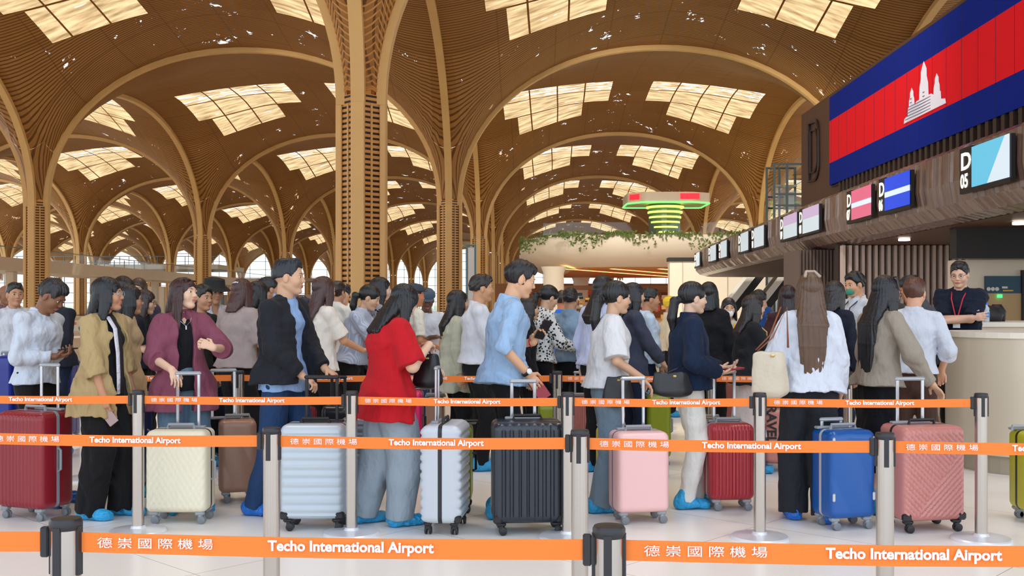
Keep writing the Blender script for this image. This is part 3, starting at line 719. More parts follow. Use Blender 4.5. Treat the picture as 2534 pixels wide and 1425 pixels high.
# ---- service desks
m_desk = mat('desk_cream', rgb(206, 194, 172), .32, spec=.5, var=(.7, .05), coat=.3); m_desk2 = mat('desk_top', rgb(232, 224, 208), .3)
def desk(name, label, pts, r, z, plinth=.16, top=.05, n=10):
    t = thing(name, label, 'counter'); ro_ = rounded(pts, r, n)
    q = MB(); loft(q, [[(x, y, zz) for x, y in ro_] for zz in (plinth, z-top)]); q.build('body', m_desk, t, smooth=True, ang=30)
    q = MB(); q.prism(offset_poly(ro_, -.02), z-top, z); q.build('counter_top', m_desk2, t)
    q = MB(); q.prism(offset_poly(ro_, .05), 0, plinth); q.build('plinth', mat('plinth_m', rgb(170, 158, 138), .4), t)
    return t
desk('service_desk', 'large rounded cream service desk at the right edge', [(4.0, 8.85), (7.2, 8.85), (7.2, 9.95), (4.0, 9.95)], [.62, .1, .1, .3], 1.225)
desk('service_desk', 'second cream desk behind the large rounded one, bottles on it', [(5.0, 11.6), (9.5, 11.6), (9.5, 13), (5.0, 13)], [.2, .1, .1, .1], 1.27)
desk('service_desk', 'distant beige desk behind the woman with very long black hair', [(PX(2040, 14), 14), (PX(2220, 14), 14), (PX(2220, 14), 15), (PX(2040, 14), 15)], .08, 1.27)
desk('service_desk', 'distant beige desk where the man in the blue polo stands', [(PX(1888, 13.2), 13.2), (PX(1990, 13.2), 13.2), (PX(1990, 13.2), 14.6), (PX(1888, 13.2), 14.6)], .06, 1.27)
bk = thing('bottle_bag', 'black bag lying on the second cream desk behind the bottles', 'bag', (PX(2433, 12.35), 12.35, 1.27))
q = MB(); q.lathe([(.02, 0), (.2, .0), (.22, .08), (.17, .16), (.06, .19)], n=14); q.lathe([(.02, 0), (.09, 0), (.1, .12), (.05, .2)], (.16, 0, 0), n=12); q.build('bag_body', mat('bag_black', rgb(20, 20, 24), .6), bk, smooth=True); bk.name = 'black_bag'
for k in range(2):
    bt = thing('water_bottle', ('clear water bottle with a yellow cap' if k == 0 else 'clear water bottle with a blue cap')+' on the second cream desk', 'bottle', (PX(2427+14*k, 11.95), 11.95, 1.27), group='water bottles on the desk')
    q = MB(); q.lathe([(.03, 0), (.033, .01), (.033, .12), (.028, .13), (.033, .14), (.03, .16), (.013, .185), (.013, .2)], n=14); q.build('bottle_body', mat('bottle_clear', rgb(200, 215, 225), .1, alpha=.75), bt, smooth=True)
    q = MB(); q.lathe([(.034, .05), (.034, .11)], n=14); q.build('label_band', mat('bottle_label', rgb(60, 130, 210), .4), bt)
    q = MB(); q.lathe([(.016, .195), (.016, .22)], n=12); q.build('cap', mat('cap%d' % k, rgb(235, 220, 40) if k == 0 else rgb(50, 110, 220), .4), bt)
# ------------------------------------------------------------ queue barriers
def brushed(name, col, rough):
    m = mat(name, col, rough, 1.0); return m
m_chrome = brushed('post_steel', rgb(192, 185, 178), .24); m_belt = mat('belt_orange', rgb(240, 125, 42), .65, bump=((400, 400, 400), .2, .001))
m_cap = mat('post_black', rgb(38, 38, 42), .4); m_txt = mat('belt_white', rgb(250, 240, 235), .6)
m_base = mat('base_steel', rgb(228, 230, 235), .3, .3)
BZ = .852
def barrier(x, y, nx, ny, label, belt=True, base=True, writing=True, group=None):
    t = thing('queue_barrier', label, 'barrier', (x, y, 0), group=group or 'orange belt barriers of the queue')
    q = MB(); q.lathe([(.037, .02), (.037, .80), (.037, .895)], n=32); q.build('post', m_chrome, t, smooth=True, ang=40)
    q = MB(); q.lathe([(.0385, .885), (.041, .892), (.041, .906), (.037, .913), (.01, .915)], n=32); q.build('cap', m_cap, t, smooth=True, ang=40)
    d = Vector((nx-x, ny-y, 0)); L_ = d.length; d.normalize(); an = math.atan2(d.y, d.x)
    q = MB()
    for k in range(4):
        a = an+k*PI/2-.12; q.box((math.cos(a)*.034, math.sin(a)*.034, .832), (.016, .02, .125), rz=a)
    q.build('slot', m_cap, t)
    if base:
        q = MB(); q.lathe([(.18, 0), (.18, .012), (.172, .02), (.05, .03), (.04, .045)], n=40); q.build('base', m_base, t, smooth=True, ang=35)
    if belt:
        q = MB(); a = d*.038; b_ = d*(L_-.062); nseg = 8; vs = []; nrm = Vector((-d.y, d.x, 0))*.0012
        for k in range(nseg+1):
            f_ = k/nseg; p = a.lerp(b_, f_); sag = -.006*math.sin(PI*f_)
            for (o1, zz) in ((nrm, .0255), (-nrm, .0255), (-nrm, -.0255), (nrm, -.0255)): vs.append(p+o1+Vector((0, 0, BZ+zz+sag)))
        fs = []
        for k in range(nseg):
            for c in range(4): fs.append((k*4+c, k*4+(c+1) % 4, k*4+4+(c+1) % 4, k*4+4+c))
        q.add(vs, fs); bo = q.build('belt', m_belt, t)
        q = MB(); e = d*(L_-.054); q.box((e.x, e.y, BZ), (.022, .02, .078), rz=an, bev=.004); q.build('belt_clip', m_cap, t)
        if writing:
            M = Matrix.Translation((0, 0, BZ-.0135)) @ Matrix.Rotation(an, 4, 'Z') @ FRONT
            put_text('德 崇 國 際 機 場', .029, m_txt, bo, M @ Matrix.Translation((.085, .003, .006)), 'lettering', 0, sx_=1.42)
            put_text('Techo International Airport', .0365, m_txt, bo, M @ Matrix.Translation((.53, .001, .006)), 'lettering', .0011, sx_=1.02)
    return t
LBX = ['woman in the tan shirt', 'x']
def row(posts, labels, last_belt=True, **kw):
    for i, (x, y) in enumerate(posts[:-1]):
        barrier(x, y, posts[i+1][0], posts[i+1][1], labels[i], **kw)
    return
def pp_(px, D): return (PX(px, D), D)
row([(-2.53, 2.77), pp_(163, 2.70), pp_(1507, 2.61), (1.62, 2.54)], ['nearest row barrier whose post is outside the frame at left', 'nearest barrier post at the bottom left, with a long orange belt', 'nearest barrier post at the bottom centre, black cap close to the camera'])
row([(-2.44, 4.80), pp_(672, 4.70), pp_(1435, 4.62), pp_(2190, 4.51), (2.97, 4.43)], ['second row barrier whose belt crosses the dark red suitcase', 'second row barrier post left of the silver ribbed suitcase', 'second row barrier post right of the black ribbed suitcase', 'second row barrier post between the blue and the chevron suitcase'])
R2 = [(-3.79, 6.85), pp_(342, 6.76), pp_(870, 6.70), pp_(1405, 6.60), pp_(1880, 6.58), pp_(2428, 6.53)]
row(R2, ['third row barrier whose belt crosses the man in the white shirt', 'third row barrier post beside the cream suitcase', 'third row barrier post beside the woman in the red tee', 'third row barrier post right behind the black ribbed suitcase', 'third row barrier post beside the small red ribbed suitcase'])
barrier(R2[-1][0], R2[-1][1], R2[-1][0]+1, R2[-1][1], 'last barrier post of the third row, round base in front of the cream desk', belt=False)
R3 = [pp_(209, 8.80), pp_(592, 8.78), pp_(992, 8.75), pp_(1379, 8.72), pp_(1760, 8.70), pp_(2098, 8.68)]
row(R3, ['fourth row barrier post behind the tan shirt woman, beside the peach suitcase', 'fourth row barrier post behind the beige suitcase', 'fourth row barrier post hidden behind the red tee', 'fourth row barrier post right of the man in the light blue shirt', 'fourth row barrier post behind the navy sweater woman'])
barrier(R3[-1][0], R3[-1][1], 9, 8.68, 'last barrier post of the fourth row, behind the white blouse woman', belt=False)
for (D, pxs, nm) in ((13.4, (820, 1080, 1340, 1600), 'fifth'), (15.9, (1180, 1400, 1620), 'sixth')):
    pts = [pp_(p, D) for p in pxs]
    row(pts, ['%s row barrier far back, %s' % (nm, s_) for s_ in ('behind the cream tee woman', 'behind the beige blazer woman', 'behind the man in the light blue shirt')][:len(pts)-1] if nm == 'fifth' else ['sixth row barrier far back, behind the raised hands', 'sixth row barrier far back, behind the ponytail woman in white'], writing=False if nm == 'sixth' else True)
for (px, D, s_) in ((1636, 12.4, 'just right of the man in the light grey blue shirt'), (1652, 14.1, 'behind the navy sweater woman at her left'), (1076, 12.8, 'between the capped man and the beige blazer'), (1790, 12.2, 'behind the black jacket back')):
    x, y = pp_(px, D); barrier(x, y, x+.12, y+1.35, 'barrier seen almost end on, %s' % s_, writing=False)

# ------------------------------------------------------------ suitcases
def suitcase(label, px, yb, wpx, ypt, D, style, col, yaw=0, depth=.26, handle='silver', hz=None, wheels='grey', trim=None, hw=None, name='suitcase', hx=0, group='suitcases of the queue', rough=.32):
    """px = centre column, D = distance of its near face, wpx = width in px, ypt = row of the body top, yb = row of the wheel foot"""
    sc_ = F/D; wd = wpx/sc_ if wpx > 3 else wpx; hw = hw or min(.12, wd*.28); ztop = PZ(ypt, D); z0 = .075
    h = ztop-z0; cx = PX(px, D); rz = yaw
    t = thing(name, label, 'suitcase', (cx, D+depth/2*abs(math.cos(rz))+wd/2*abs(math.sin(rz)), 0), rz, group)
    b = mat('case_'+'_'.join(map(str, col)), rgb(*col), rough, spec=.5, coat=.15)
    met = mat('handle_silver', rgb(200, 204, 210), .28, .9); blk = mat('plastic_black', rgb(28, 28, 32), .42); gry = mat('plastic_grey', rgb(150, 155, 160), .4)
    hm = {'silver': met, 'black': blk}[handle]; wm = {'grey': gry, 'black': blk}[wheels]
    # body: two half shells with a grooved front
    NX, NZ = 64, 60; hd = depth/2; r = min(.045, hd*.5)
    def relief(u, v):   # u across -1..1, v up 0..1 ; returns outward offset
        e = min(1, (1-abs(u))/.10)*min(1, v/.07)*min(1, (1-v)/.08); e = max(0, e)
        if style == 'vrib':
            k = (u*6.5) % 1.0; return e*(.007 if k < .62 else 0)
        if style == 'wide_vrib':
            k = (u*4.5) % 1.0; return e*(.010 if k < .6 else 0)
        if style == 'hrib':
            k = (v*11) % 1.0; return e*(.009 if k < .62 else 0)
        if style == 'chevron':
            s1 = (u*.5*wd+v*h) if (v > .35+.5*u) else (v*h-u*.5*wd)
            k = (s1*26) % 1.0; return e*(.008 if k < .6 else 0)
        if style == 'mesh':
            return e*.004*(math.sin(u*34)*math.sin(v*52) > .0)
        if style == 'facet': return e*.007*abs(math.sin(u*2.1+v*4))
        return e*.004
    def shell(side):
        vs = []; 
        for j in range(NZ+1):
            v = j/NZ
            for i in range(NX+1):
                u = -1+2*i/NX; x = u*wd/2; z = z0+v*h; dx = max(0, abs(x)-(wd/2-r)); dz = max(0, z0+r-z, z-(z0+h-r)); dd = math.hypot(dx, dz)
                dd = min(dd, r); yy = hd-r+math.sqrt(max(0, r*r-dd*dd))
                # pull the outline corners in
                if dx > 0 and dz > 0 and math.hypot(dx, dz) > r:
                    f_ = r/math.hypot(dx, dz); x = math.copysign(wd/2-r+dx*f_, x); z = (z0+r-dz*f_) if z < z0+h/2 else (z0+h-r+dz*f_)
                vs.append((x, side*(yy-(.0 if dd < r else r*0)+relief(u, v)), z))
        fs = []; W = NX+1
        for j in range(NZ):
            for i in range(NX): a = j*W+i; fs.append((a, a+1, a+W+1, a+W) if side < 0 else (a, a+W, a+W+1, a+1))
        # rim wall to the middle seam
        rim = [i for i in range(W)]+[j*W+NX for j in range(1, NZ+1)]+[NZ*W+i for i in range(NX-1, -1, -1)]+[j*W for j in range(NZ-1, 0, -1)]
        o = len(vs); n_ = len(rim)
        for k in rim: x, y, z = vs[k]; vs.append((x, side*.006, z))
        for k in range(n_):
            a, b2 = rim[k], rim[(k+1) % n_]; c, d_ = o+k, o+(k+1) % n_
            fs.append((a, c, d_, b2) if side < 0 else (a, b2, d_, c))
        q = MB(); q.add(vs, fs); return q
    for sd_ in (-1, 1): shell(sd_).build('shell', b, t, smooth=True, ang=50)
    tm = mat('trim_'+'_'.join(map(str, trim)), rgb(*trim), .4) if trim else blk
    ro_ = rounded([(-wd/2-.001, z0-.001), (wd/2+.001, z0-.001), (wd/2+.001, z0+h+.001), (-wd/2-.001, z0+h+.001)], r, 5)
    q = MB(); ri = offset_poly(ro_, .02)
    for yy in (-.013, .013): pass
    loft(q, [[(x, -.013, z) for x, z in ri], [(x, -.013, z) for x, z in ro_], [(x, .013, z) for x, z in ro_], [(x, .013, z) for x, z in ri]], cap=False); q.build('zip_seam', tm, t)
    # carry handles
    q = MB(); q.tube([(-.09, 0, z0+h), (-.085, 0, z0+h+.028), (.085, 0, z0+h+.028), (.09, 0, z0+h)], .011, 8); q.build('carry_handle', blk if wheels == 'black' else gry, t)
    q = MB(); xs = wd/2; q.tube([(xs, 0, z0+h*.62), (xs+.024, 0, z0+h*.60), (xs+.024, 0, z0+h*.40), (xs, 0, z0+h*.38)], .009, 8); q.build('side_handle', blk if wheels == 'black' else gry, t)
    # top fitting and pull handle
    q = MB(); q.box((hx, hd*.45, z0+h+.006), (2*hw+.09, .05, .018), bev=.006); q.build('handle_socket', blk if handle == 'black' else gry, t)
    if hz:
        zt = hz; p = hd*.45
        for s_ in (-1, 1): q = MB(); q.box((hx+s_*hw, p, (z0+h+zt)/2), (.022, .014, zt-z0-h), bev=.004); q.build('pull_rod', hm, t)
        q = MB(); q.box((hx, p, zt), (2*hw+.034, .026, .026), bev=.009); q.build('grip', hm if handle == 'black' else mat('grip_grey', rgb(175, 182, 190), .35, .5), t)
    # wheels
    for sx_ in (-1, 1):
        for sy_ in (-1, 1):
            cx_, cy_ = sx_*(wd/2-.05), sy_*(hd-.04)
            q = MB(); q.box((cx_, cy_, .072), (.062, .05, .03), bev=.01); q.box((cx_+.004, cy_, .05), (.03, .04, .04), bev=.008); q.build('wheel_fork', wm, t)
            for w_ in (-.014, .014):
                q = MB(); q.lathe([(.0, -.008), (.022, -.008), (.026, -.005), (.026, .005), (.022, .008), (.0, .008)], (cx_+.012, cy_+w_, .027), 16, mtx=Matrix.Rotation(PI/2, 4, 'X')); q.build('wheel', mat('tyre_'+wheels, rgb(120, 125, 130) if wheels == 'grey' else rgb(30, 30, 33), .5), t, smooth=True, ang=40)
    if style in ('hrib', 'wide_vrib', 'chevron'):
        for sx_ in (-1, 1):
            q = MB(); q.box((sx_*(wd/2-.028), -hd+.015, z0+.03), (.06, .045, .05), bev=.012); q.build('corner_guard', blk, t)
    return t
suitcase('dark red ribbed suitcase at the left edge, silver edging', 52, 0, 150, 1023, 7.05, 'vrib', (140, 30, 42), yaw=math.radians(-22), depth=.30, hz=PZ(905, 7.2), hw=.075, trim=(150, 155, 160), hx=.06)
suitcase('cream suitcase with a small woven pattern beside the plum shirt', 433, 0, 152, 1066, 6.98, 'mesh', (232, 224, 198), hz=PZ(925, 7.1), hw=.072, hx=.03, rough=.42)
suitcase('brownish beige suitcase with a lengthwise seam behind the plum shirt', 573, 0, 92, 1042, 7.7, 'facet', (168, 128, 108), yaw=math.radians(16), depth=.26, hz=PZ(918, 7.8), hw=.08, hx=-.10)
suitcase('large silver suitcase with horizontal ribs in front of the black jacket', 771, 0, 160, 1052, 6.76, 'hrib', (184, 194, 202), depth=.28, hz=PZ(936, 6.85), hw=.1, handle='black', wheels='black', hx=.03)
suitcase('dark grey ribbed suitcase, half hidden behind the large silver one', 878, 0, 76, 1034, 7.75, 'hrib', (112, 112, 118), depth=.26, wheels='black')
suitcase('silver suitcase standing side on, black zip down its middle', 1097, 0, .44, 1054, 6.62, 'hrib', (190, 196, 204), yaw=math.radians(84), depth=.25, hz=PZ(905, 7.1), hw=.05, wheels='black', hx=0, trim=(30, 32, 36))
suitcase('bright green suitcase partly behind the side-on silver one', 1150, 0, 34, 1058, 7.35, 'plain', (140, 160, 40), depth=.35, wheels='black')
suitcase('big black suitcase with broad vertical ribs', 1306, 0, 180, 1046, 6.62, 'wide_vrib', (36, 44, 54), yaw=math.radians(5), depth=.30, hz=PZ(945, 6.8), hw=.075, wheels='black', rough=.28, hx=-.02)
suitcase('smooth pale pink suitcase in the middle of the right half', 1587, 0, 136, 1072, 6.95, 'plain', (240, 192, 190), yaw=math.radians(10), depth=.26, hz=PZ(938, 7.1), hw=.072, hx=-.02, rough=.4, trim=(120, 125, 150))
suitcase('yellow and grey soft suitcase hidden behind the pale pink one', 1522, 0, 66, 1060, 7.35, 'plain', (225, 200, 20), yaw=math.radians(20), depth=.24, trim=(120, 115, 150), wheels='grey')
suitcase('small red ribbed suitcase beside the white trousers', 1812, 0, 112, 1050, 7.42, 'vrib', (168, 42, 52), yaw=math.radians(3), depth=.24, hz=PZ(922, 7.5), hw=.075, hx=-.02, trim=(180, 180, 180))
suitcase('yellow suitcase with grey edging left of the small red one', 1757, 0, 50, 1042, 7.75, 'plain', (225, 200, 20), depth=.24, trim=(120, 115, 150))
suitcase('deep blue suitcase with silver corner latches', 2106, 0, 128, 1068, 6.76, 'facet', (6, 84, 160), yaw=math.radians(14), depth=.26, trim=(180, 184, 188), hz=PZ(1040, 6.9), hw=.07, hx=-.05, rough=.3)
blue_case = [o for o in COL.objects if o.name.startswith('suitcase') and o.get('label', '').startswith('deep blue')][0]
for sx_, sz_ in ((-1, .22), (-1, .58), (1, .22), (1, .58)): q = MB(); q.box((sx_*.145, -.134, sz_), (.02, .014, .055), bev=.006); q.build('latch', mat('latch_silver', rgb(200, 204, 208), .3, .5), blue_case)
suitcase('rose pink suitcase with diagonal chevron ribs', 2310, 0, 170, 1058, 6.68, 'chevron', (196, 128, 120), yaw=math.radians(10), depth=.32, hz=PZ(938, 6.9), hw=.09, wheels='black', hx=-.04)
# behind
suitcase('magenta suitcase with slanting ribs behind the black jacket', 650, 0, 66, 1000, 9.5, 'chevron', (226, 70, 170), depth=.24, group='suitcases of the far queue')
suitcase('peach suitcase left of the tan shirt', 176, 0, 66, 912, 12.0, 'plain', (226, 152, 138), depth=.3, group='suitcases of the far queue')
suitcase('tall old rose suitcase left of the ponytail woman in white', 1442, 0, 60, 985, 9.9, 'vrib', (202, 128, 120), depth=.28, hz=PZ(925, 9.9), hw=.06, group='suitcases of the far queue')
suitcase('dark green suitcase behind the light blue shirt', 1172, 0, 74, 945, 9.9, 'vrib', (36, 62, 54), depth=.28, group='suitcases of the far queue', wheels='black')
suitcase('olive green suitcase behind the black suitcase handle', 1362, 0, 60, 1002, 9.3, 'plain', (128, 140, 30), depth=.26, group='suitcases of the far queue')
suitcase('olive green suitcase with purple zip behind the pink one', 1632, 0, 60, 978, 9.5, 'plain', (134, 146, 30), depth=.26, trim=(120, 100, 130), group='suitcases of the far queue')
suitcase('terracotta pink suitcase behind the small red one', 1792, 0, 76, 940, 10.2, 'plain', (190, 112, 96), depth=.26, hz=PZ(900, 10.3), hw=.06, group='suitcases of the far queue')
suitcase('hot pink suitcase right of the red tee', 1030, 0, 26, 968, 9.5, 'plain', (214, 30, 96), depth=.3, group='suitcases of the far queue', wheels='black')
suitcase('beige suitcase with a thin handle right of the hot pink one', 1075, 0, 46, 985, 9.9, 'plain', (206, 168, 140), depth=.26, hz=PZ(925, 10), hw=.05, group='suitcases of the far queue')
suitcase('small black suitcase behind the large silver one, black handle', 828, 0, 70, 1005, 7.9, 'plain', (24, 24, 28), depth=.24, hz=PZ(935, 8), hw=.05, handle='black', wheels='black', group='suitcases of the far queue')
suitcase('yellow suitcase left of the red tee', 893, 0, 26, 912, 12.4, 'plain', (232, 214, 30), depth=.3, group='suitcases of the far queue')
suitcase('royal blue suitcase at the left edge behind the white shirt', 8, 0, 40, 880, 9.8, 'plain', (20, 40, 130), depth=.3, group='suitcases of the far queue')
suitcase('navy suitcase between the tan shirt and the cream suitcase', 325, 0, 44, 985, 8.0, 'plain', (20, 36, 92), depth=.3, group='suitcases of the far queue')
suitcase('dark red suitcase behind the silver ribbed one', 788, 0, 44, 998, 9.4, 'vrib', (150, 36, 40), depth=.26, hz=PZ(930, 9.5), hw=.05, group='suitcases of the far queue')
suitcase('royal blue suitcase behind the man with the phone', 140, 0, 70, 893, 11.2, 'plain', (24, 44, 140), depth=.3, hz=PZ(815, 11.3), hw=.07, handle='black', group='suitcases of the far queue')
suitcase('silver trolley case with a tall handle behind the raised hands', 1425, 0, 56, 912, 12.75, 'vrib', (190, 170, 168), depth=.26, hz=PZ(845, 12.85), hw=.07, group='suitcases of the far queue')
suitcase('lime yellow suitcase cut off by the right edge', 2560, 0, 44, 1070, 7.0, 'plain', (190, 190, 30), depth=.26, group='suitcases of the far queue')
lb = suitcase('dusty rose suitcase with large black letters running down it', 1935, 0, 84, 1012, 9.15, 'plain', (200, 130, 118), depth=.26, group='suitcases of the far queue')
put_text('TRAVEL', .115, mat('letter_black', rgb(30, 26, 28), .5), lb, Matrix.Translation((-.07, -.138, .66)) @ FRONT @ Matrix.Rotation(-PI/2, 4, 'Z') @ Matrix.Translation((0, -.06, 0)), 'lettering', .004, sx_=1.0)
# ------------------------------------------------------------ people: smooth blended bodies and clothes
f32 = np.float32
def V3(*a): return np.array(a if len(a) > 1 else a[0], dtype=np.float64)
def unit(v): v = V3(v); n_ = np.linalg.norm(v); return v/(n_ if n_ > 1e-9 else 1)
class Field:
    def __init__(s, lo, hi, vox):
        s.vox = vox; s.lo = V3(lo)-3*vox; n_ = np.ceil((V3(hi)+3*vox-s.lo)/vox).astype(int)+1; s.n = n_
        s.d = np.full(tuple(n_), .12, f32)
        s.ax = [(s.lo[i]+vox*np.arange(n_[i])).astype(f32) for i in range(3)]
    def win(s, lo, hi):
        a = np.maximum(0, np.floor((lo-s.lo)/s.vox).astype(int)); b = np.minimum(s.n, np.ceil((hi-s.lo)/s.vox).astype(int)+1)
        if np.any(b <= a): return None
        sl = tuple(slice(a[i], b[i]) for i in range(3))
        return sl, s.ax[0][sl[0]][:, None, None], s.ax[1][sl[1]][None, :, None], s.ax[2][sl[2]][None, None, :]
    def comb(s, sl, e, k, op):
        d = s.d[sl]
        if op == '+':
            if k <= 0: s.d[sl] = np.minimum(d, e); return
            h = np.clip(.5+.5*(e-d)/k, 0, 1); s.d[sl] = e*(1-h)+d*h-k*h*(1-h)
        else:
            e = -e
            if k <= 0: s.d[sl] = np.maximum(d, e); return
            h = np.clip(.5-.5*(e-d)/k, 0, 1); s.d[sl] = e*(1-h)+d*h+k*h*(1-h)
    def cap(s, a, b, ra, rb=None, side=(0, 1, 0), k=.02, op='+', fa=False, fb=False):
        a = V3(a); b = V3(b); rb = ra if rb is None else rb
        ra = (ra, ra) if np.isscalar(ra) else ra; rb = (rb, rb) if np.isscalar(rb) else rb
        R = max(max(ra), max(rb))+k+2*s.vox+.01
        w_ = s.win(np.minimum(a, b)-R, np.maximum(a, b)+R)
        if w_ is None: return
        sl, X, Y, Z = w_
        ab = b-a; L = np.linalg.norm(ab); t = ab/max(L, 1e-6); sd_ = V3(side); sd_ = sd_-t*np.dot(sd_, t)
        if np.linalg.norm(sd_) < 1e-4: sd_ = np.cross(t, (1, 0, .01))
        sd_ = unit(sd_); vd = np.cross(t, sd_)
        qx, qy, qz = X-f32(a[0]), Y-f32(a[1]), Z-f32(a[2])
        ax = qx*f32(t[0])+qy*f32(t[1])+qz*f32(t[2]); u = qx*f32(sd_[0])+qy*f32(sd_[1])+qz*f32(sd_[2]); v = qx*f32(vd[0])+qy*f32(vd[1])+qz*f32(vd[2])
        h = np.clip(ax/max(L, 1e-6), 0, 1)
        ru = ra[0]+(rb[0]-ra[0])*h; rv = ra[1]+(rb[1]-ra[1])*h; e = ax-h*L
        rm = np.minimum(ru, rv)
        rad = np.sqrt((u/ru)**2+(v/rv)**2+(e/rm)**2); d = (rad-1)*rm
        if fa: d = np.maximum(d, -ax)
        if fb: d = np.maximum(d, ax-f32(L))
        s.comb(sl, d.astype(f32), k, op)
    def ell(s, c, r, M=None, k=.02, op='+'):
        c = V3(c); R = max(r)+k+2*s.vox+.01; w_ = s.win(c-R, c+R)
        if w_ is None: return
        sl, X, Y, Z = w_; qx, qy, qz = X-f32(c[0]), Y-f32(c[1]), Z-f32(c[2])
        if M is None: M = np.eye(3)
        acc = 0
        for i in range(3): acc = acc+((qx*f32(M[0][i])+qy*f32(M[1][i])+qz*f32(M[2][i]))/f32(r[i]))**2
        s.comb(sl, ((np.sqrt(acc)-1)*min(r)).astype(f32), k, op)
    def chain(s, pts, rads, side=(0, 1, 0), k=.02, op='+', fa=False, fb=False):
        for i in range(len(pts)-1):
            s.cap(pts[i], pts[i+1], rads[i], rads[i+1], side, k, op, fa and i == 0, fb and i == len(pts)-2)
    def plane(s, p, n, k=0):
        X, Y, Z = s.ax[0][:, None, None], s.ax[1][None, :, None], s.ax[2][None, None, :]
        n = unit(n); e = (X-p[0])*n[0]+(Y-p[1])*n[1]+(Z-p[2])*n[2]; s.d = np.maximum(s.d, e.astype(f32))
    def wrinkle(s, amp, seed=0, fr=(30, 30, 22)):
        if amp <= 0: return
        r = np.random.RandomState(seed); idx = np.nonzero(np.abs(s.d) < amp*1.6+s.vox*1.5)
        x, y, z = (s.ax[i][idx[i]] for i in range(3)); acc = 0
        wx = .03*np.sin(z*19+r.rand()*6)+.03*np.sin(x*23+y*17+r.rand()*6)
        for q in range(4):
            kx, ky, kz = (r.randn(3)*np.array(fr)*.75); acc = acc+np.sin((x+wx)*kx+(y+wx)*ky+(z+wx)*kz+r.rand()*6.28)*(.5 if q > 1 else .8)
        acc = acc/1.6; acc = np.sign(acc)*np.abs(acc)**1.3
        s.d[idx] += (amp*acc).astype(f32)
    def strands(s, c, amp, n_=34):
        idx = np.nonzero(np.abs(s.d) < amp*2+s.vox*1.5); x, y, z = (s.ax[i][idx[i]] for i in range(3))
        a = np.arctan2(y-c[1], -(x-c[0])+.01)+.06*np.sin(z*7); s.d[idx] += (amp*(np.sin(a*n_)*.6+np.sin(a*n_*2.3+z*1.5)*.4)).astype(f32)
    def mesh(s, name, scale=1.0):
        d = s.d; I = d < 0
        d[0], d[-1] = .1, .1; d[:, 0] = .1; d[:, -1] = .1; d[:, :, 0] = .1; d[:, :, -1] = .1; I = d < 0
        cnt = np.zeros(tuple(s.n-1), np.int8)
        for i in (0, 1):
            for j in (0, 1):
                for k in (0, 1): cnt += I[i:s.n[0]-1+i, j:s.n[1]-1+j, k:s.n[2]-1+k]
        act = np.argwhere((cnt > 0) & (cnt < 8)); N = len(act)
        idm = np.full(tuple(s.n-1), -1, np.int32); idm[act[:, 0], act[:, 1], act[:, 2]] = np.arange(N)
        C = [(i, j, k) for i in (0, 1) for j in (0, 1) for k in (0, 1)]
        val = np.stack([d[act[:, 0]+c[0], act[:, 1]+c[1], act[:, 2]+c[2]] for c in C], 1)
        acc = np.zeros((N, 3)); w_ = np.zeros(N)
        for p in range(8):
            for q in range(p+1, 8):
                df = [C[q][i]-C[p][i] for i in range(3)]
                if sum(map(abs, df)) != 1: continue
                a, b = val[:, p], val[:, q]; m = (a < 0) != (b < 0); t = np.where(m, a/np.where(m, a-b, 1), 0)
                for i in range(3): acc[:, i] += np.where(m, C[p][i]+df[i]*t, 0)
                w_ += m
        pos = (act+acc/w_[:, None])*s.vox+s.lo
        Q = []
        for ax in range(3):
            o1, o2 = [(1, 2), (2, 0), (0, 1)][ax]
            sa = [slice(None)]*3; sb = [slice(None)]*3; sa[ax] = slice(0, -1); sb[ax] = slice(1, None)
            A, B = I[tuple(sa)], I[tuple(sb)]
            e = np.argwhere(A != B)
            e = e[(e[:, o1] > 0) & (e[:, o2] > 0) & (e[:, o1] < s.n[o1]-1) & (e[:, o2] < s.n[o2]-1)]
            inside = A[e[:, 0], e[:, 1], e[:, 2]]
            def cid(d1, d2):
                c = e.copy(); c[:, o1] -= d1; c[:, o2] -= d2; return idm[c[:, 0], c[:, 1], c[:, 2]]
            q = np.stack([cid(1, 1), cid(0, 1), cid(0, 0), cid(1, 0)], 1); q[~inside] = q[~inside][:, ::-1]; Q.append(q)
        Q = np.concatenate(Q); Q = Q[(Q >= 0).all(1)]
        me = bpy.data.meshes.new(name); me.vertices.add(N); me.vertices.foreach_set('co', (pos*scale).astype(f32).ravel())
        me.loops.add(len(Q)*4); me.loops.foreach_set('vertex_index', Q.ravel().astype(np.int32))
        me.polygons.add(len(Q)); me.polygons.foreach_set('loop_start', np.arange(len(Q), dtype=np.int32)*4); me.polygons.foreach_set('loop_total', np.full(len(Q), 4, np.int32))
        me.update(calc_edges=True); me.polygons.foreach_set('use_smooth', np.ones(len(Q), bool)); return me, pos

def ik(Sh, T, l1, l2, pole):
    Sh = V3(Sh); T = V3(T); v = T-Sh; L = np.linalg.norm(v); mx = (l1+l2)*.995
    if L > mx: T = Sh+v/L*mx; v = T-Sh; L = mx
    L = max(L, abs(l1-l2)+.02); u = v/np.linalg.norm(v); a = (l1*l1-l2*l2+L*L)/(2*L); h = math.sqrt(max(0, l1*l1-a*a))
    p = V3(pole); p = p-u*np.dot(p, u); return Sh+u*a+unit(p)*h, T

